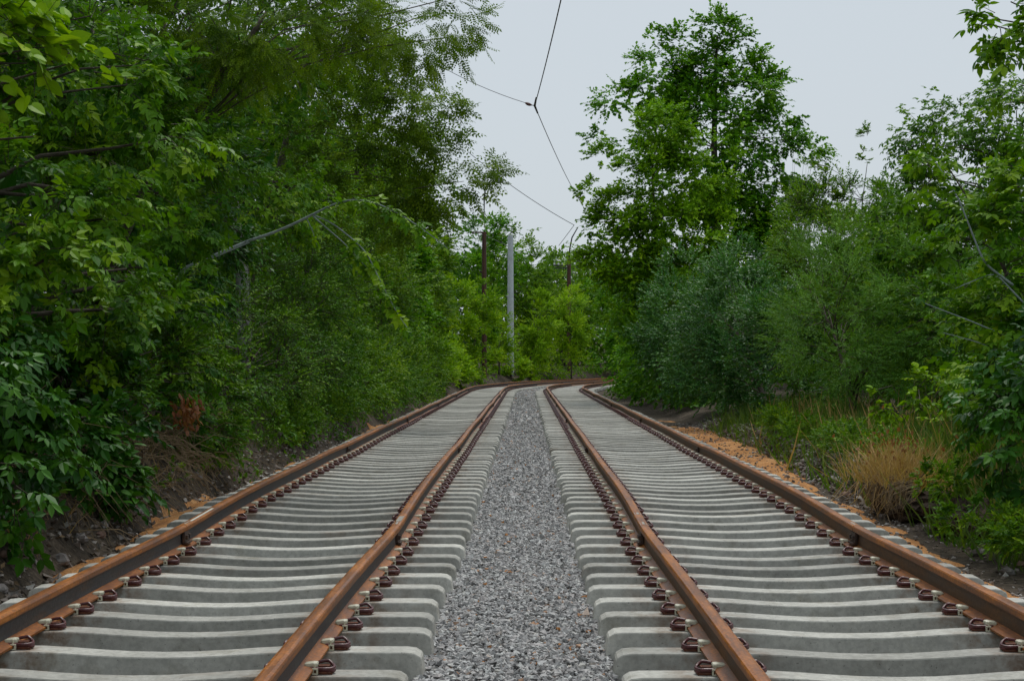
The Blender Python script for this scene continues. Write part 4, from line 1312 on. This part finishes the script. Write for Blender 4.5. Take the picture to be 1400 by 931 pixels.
lump("earth_clod", "overhanging dark clod of earth and roots under the straw brown tuft", "earth clod", (3.9, 16.2, .0), (.33, .75, .24), M['clod'], 3, sub=(26, 40), rough=.6)
lump("earth_clod", "smaller dark clod of earth beside the tuft, toward the near right bush", "earth clod", (4.0, 14.7, -.02), (.30, .55, .2), M['clod'], 8, sub=(22, 34), rough=.6)
rt = Acc()
for i in range(120):
    y = 16.2 + rng.uniform(-.8, .6)
    x = 3.60 + rng.normal(0, .05) - .04 * math.cos((y - 16.2) * 3)
    z = .17 + rng.normal(0, .05)
    ln = rng.uniform(.12, .34)
    rt.tube([(x + .12, y, z + .03), (x, y - .03, z), (x - .03 + rng.normal(0, .03), y - .04 + rng.normal(0, .05), z - ln * .6), (x + rng.normal(0, .05), y - .02 + rng.normal(0, .06), z - ln)], [.003, .004, .003, .0015], 4, False)
rt.build("roots", M['drystem'], tuft)["kind"] = 'stuff'

# the torn earth face on the left: roots, dry stems, reddish dead leaves
br = thing("dry_brush", "tangle of dry stems and reddish dead leaves on the earth bank beside the left rail", "dry brush", (-3.9, 16.8, .3))
st = Acc()
for i in range(620):
    s = rng.uniform(13.2, 20.5)
    u = -3.52 - rng.uniform(0, .6)
    p = at(s, u, 0)
    z = float(gz(np.array(p[0]), np.array(p[1])))
    p[2] = z + rng.uniform(.0, .5)
    d = nrm(np.array([rng.uniform(.1, 1), rng.normal(0, .7), rng.uniform(-.9, .5)]))
    ln = rng.uniform(.2, .65)
    st.tube([p, p + d * ln * .5 + np.array([0, 0, .05]), p + d * ln + np.array([0, 0, -.12 * ln])], [.0045, .0035, .0015], 4, False)
st.build("stems", M['drystem'], br)["kind"] = 'stuff'
n = 130
c0 = np.array(pp(258, 562, 17.2))
P = c0 + rng.normal(0, 1, (n, 3)) * np.array([.075, .2, .075])
V, T = stamp(OV4, P, rng.normal(0, .6, (n, 3)) + np.array([.3, 0, -1.]), rng.normal(0, 1, (n, 3)), rng.uniform(.05, .10, n))
build("dead_leaves", V, T, M['deadleaf'], br, attrs={"rnd": np.repeat(rng.uniform(0, 1, n), len(OV4[0]))})["kind"] = 'stuff'

# stones large enough to pick apart
for i in range(22):
    s = 9.3 + i * .55 + rng.uniform(-.2, .2)
    u = -3.42 - rng.uniform(0, .35)
    p = at(s, u, 0)
    r = rng.uniform(.03, .065)
    p[2] = float(gz(np.array(p[0]), np.array(p[1]))) + r * .4
    lump("stone", "loose grey stone lying on the strip between left rail and earth bank" if i % 4 else "loose reddish stone lying on the strip between left rail and earth bank", "stone", p, (r, r * rng.uniform(.7, 1.2), r * .7), M['stone'] if i % 4 else M['brickstone'], 20 + i, "loose stones along the left rail", sub=(7, 9), rough=.7)
for i in range(16):
    s = 11.2 + i * .5 + rng.uniform(-.2, .2)
    u = 3.52 + rng.uniform(0, .35)
    p = at(s, u, 0)
    r = rng.uniform(.03, .07)
    p[2] = float(gz(np.array(p[0]), np.array(p[1]))) + r * .45
    lump("stone", "loose grey stone lying on the orange sand beside the right rail" if i % 3 else "loose reddish stone lying on the orange sand beside the right rail", "stone", p, (r, r * rng.uniform(.8, 1.3), r * .65), M['stone'] if i % 3 else M['brickstone'], 50 + i, "loose stones along the right rail", sub=(7, 9), rough=.7)

# ================================================================== poles, lamp, wires
def cyl(P, R, sides=12):
    return Acc().tube(P, R, sides)


gp = at(97, -4.0, 0)
gp = np.array(pp(698, 478, 100.))
gz0 = float(gz(np.array(gp[0]), np.array(gp[1])))
pole = thing("concrete_pole", "plain grey concrete pole standing at the outside of the bend", "pole", (gp[0], gp[1], gz0))
cyl([(gp[0], gp[1], gz0 - .2), (gp[0], gp[1], EYE + (463 - 322) / 2283 * 100)], [.21, .165], 16).build("shaft", M['pole'], pole, False)

lx, ly = pp(662, 400, 93.)[:2]
lz = float(gz(np.array(lx), np.array(ly)))
lamp = thing("street_lamp", "rusty lamp post with a thin upper rod and small grey lamp head among the leaves", "street lamp", (lx, ly, lz))
zt = pp(0, 318, 93.)[2]
cyl([(lx, ly, lz - .1), (lx, ly, zt)], [.15, .12]).build("post", M['rustpole'], lamp)
cyl([(lx, ly, zt), (lx, ly, pp(0, 270, 93.)[2]), pp(664, 256, 93.), pp(672, 250, 93.), pp(680, 248, 93.)], [.05, .045, .04, .035, .03], 8).build("rod", M['wire'], lamp, True)
lump_c = pp(684, 247.5, 93.)
hd = Acc()
hd.tube([pp(678, 249, 93.), pp(681, 248, 93.), pp(685, 247.5, 93.), pp(688.5, 247.5, 93.)], [.05, .13, .15, .06], 10)
hd.build("lamp_head", M['lamp'], lamp, True)
cb = Acc().box(pp(655, 318, 93.), (.42, .04, .04))
cb.build("crossarm", M['rustpole'], lamp)
for px in (649, 653, 657):
    cyl([pp(px, 318.5, 93.), pp(px, 315.5, 93.)], [.05, .035], 8).build("insulator", M['porcelain'], lamp)

bx_, by_ = pp(778, 400, 114.)[:2]
bz_ = float(gz(np.array(bx_), np.array(by_)))
bp = thing("bracket_post", "dark rusty post with a side bracket, white insulators and curved top rod", "pole", (bx_, by_, bz_))
zt = pp(0, 355, 114.)[2]
cyl([(bx_, by_, bz_ - .1), (bx_, by_, zt)], [.16, .13]).build("post", M['rustpole'], bp)
cyl([(bx_, by_, zt), pp(779, 340, 114.), pp(782, 325, 114.), pp(790, 311, 114.)], [.06, .05, .045, .035], 8).build("rod", M['wire'], bp, True)
Acc().box(pp(768, 363, 114.), (.55, .05, .05)).box(pp(767, 366.5, 114.), (.40, .04, .04)).build("bracket", M['wire'], bp)
for px in (758, 763.5, 769):
    cyl([pp(px, 362, 114.), pp(px, 359.5, 114.)], [.07, .05], 8).build("insulator", M['porcelain'], bp)


def wire(name, label, pts, r=.006, parts=()):
    pts = np.array(pts, float)
    t = thing(name, label, "wire", tuple(pts[0]))
    Acc().tube(pts, r, 6).build("cable", M['wire'], t)
    return t


def span(a, b, sag_, n=9):
    a, b = np.array(a), np.array(b)
    f = np.linspace(0, 1, n)[:, None]
    P = a + (b - a) * f
    P[:, 2] -= 4 * sag_ * (f * (1 - f))[:, 0]
    return P


J = pp(731, 145, 31.)
cw = wire("contact_wire", "dark overhead tram wire coming in from above and bending at the pull-off", np.vstack([span(pp(790, -160, 12.), pp(767, 0, 20.5), .0, 3), span(pp(767, 0, 20.5), J, .04)[1:], span(J, pp(790, 270, 54.), .10)[1:], span(pp(790, 270, 54.), pp(822, 322, 72.), .03)[1:]]), .0085)
Acc().tube([pp(733.2, 134, 30.6), J, pp(735, 155, 31.5)], [.016, .022, .016], 8).build("clamp", M['wire'], cw)
sw = wire("pull_off_wire", "thin wire pulling the overhead tram wire toward the left trees", span(pp(718, 141, 31.), pp(590, 84, 31.), .06), .0055)
Acc().tube(span(pp(590, 84, 31.), (-5.4, 31., 7.2), .05), .0055, 5).build("cable", M['wire'], sw)
Acc().tube([pp(718, 141, 31.), pp(721, 142.3, 31.), pp(724, 143.4, 31.), pp(727, 144.2, 31.)], [.012, .03, .028, .012], 8).build("insulator", M['insul_dark'], sw, True)
Acc().tube([pp(727, 144.2, 31.), J], .008, 5).build("clamp", M['wire'], sw)
K = pp(785, 308, 93.)
s2 = wire("span_wire", "thin sagging wire running right from the small lamp head to the bracket post", span(pp(640, 208, 93.), K, .22, 14), .018)
Acc().tube(span(K, pp(764, 336, 96.), .0, 3), .016, 5).build("cable", M['wire'], s2)
wire("distant_wire", "faint distant wire passing behind the grey concrete pole", span(pp(657, 318, 93.), pp(735, 352, 125.), .12, 10), .02)

print("tris", sum(len(o.data.loops) - 2 * len(o.data.polygons) for o in bpy.data.objects if o.type == 'MESH'), "objects", len(bpy.data.objects))
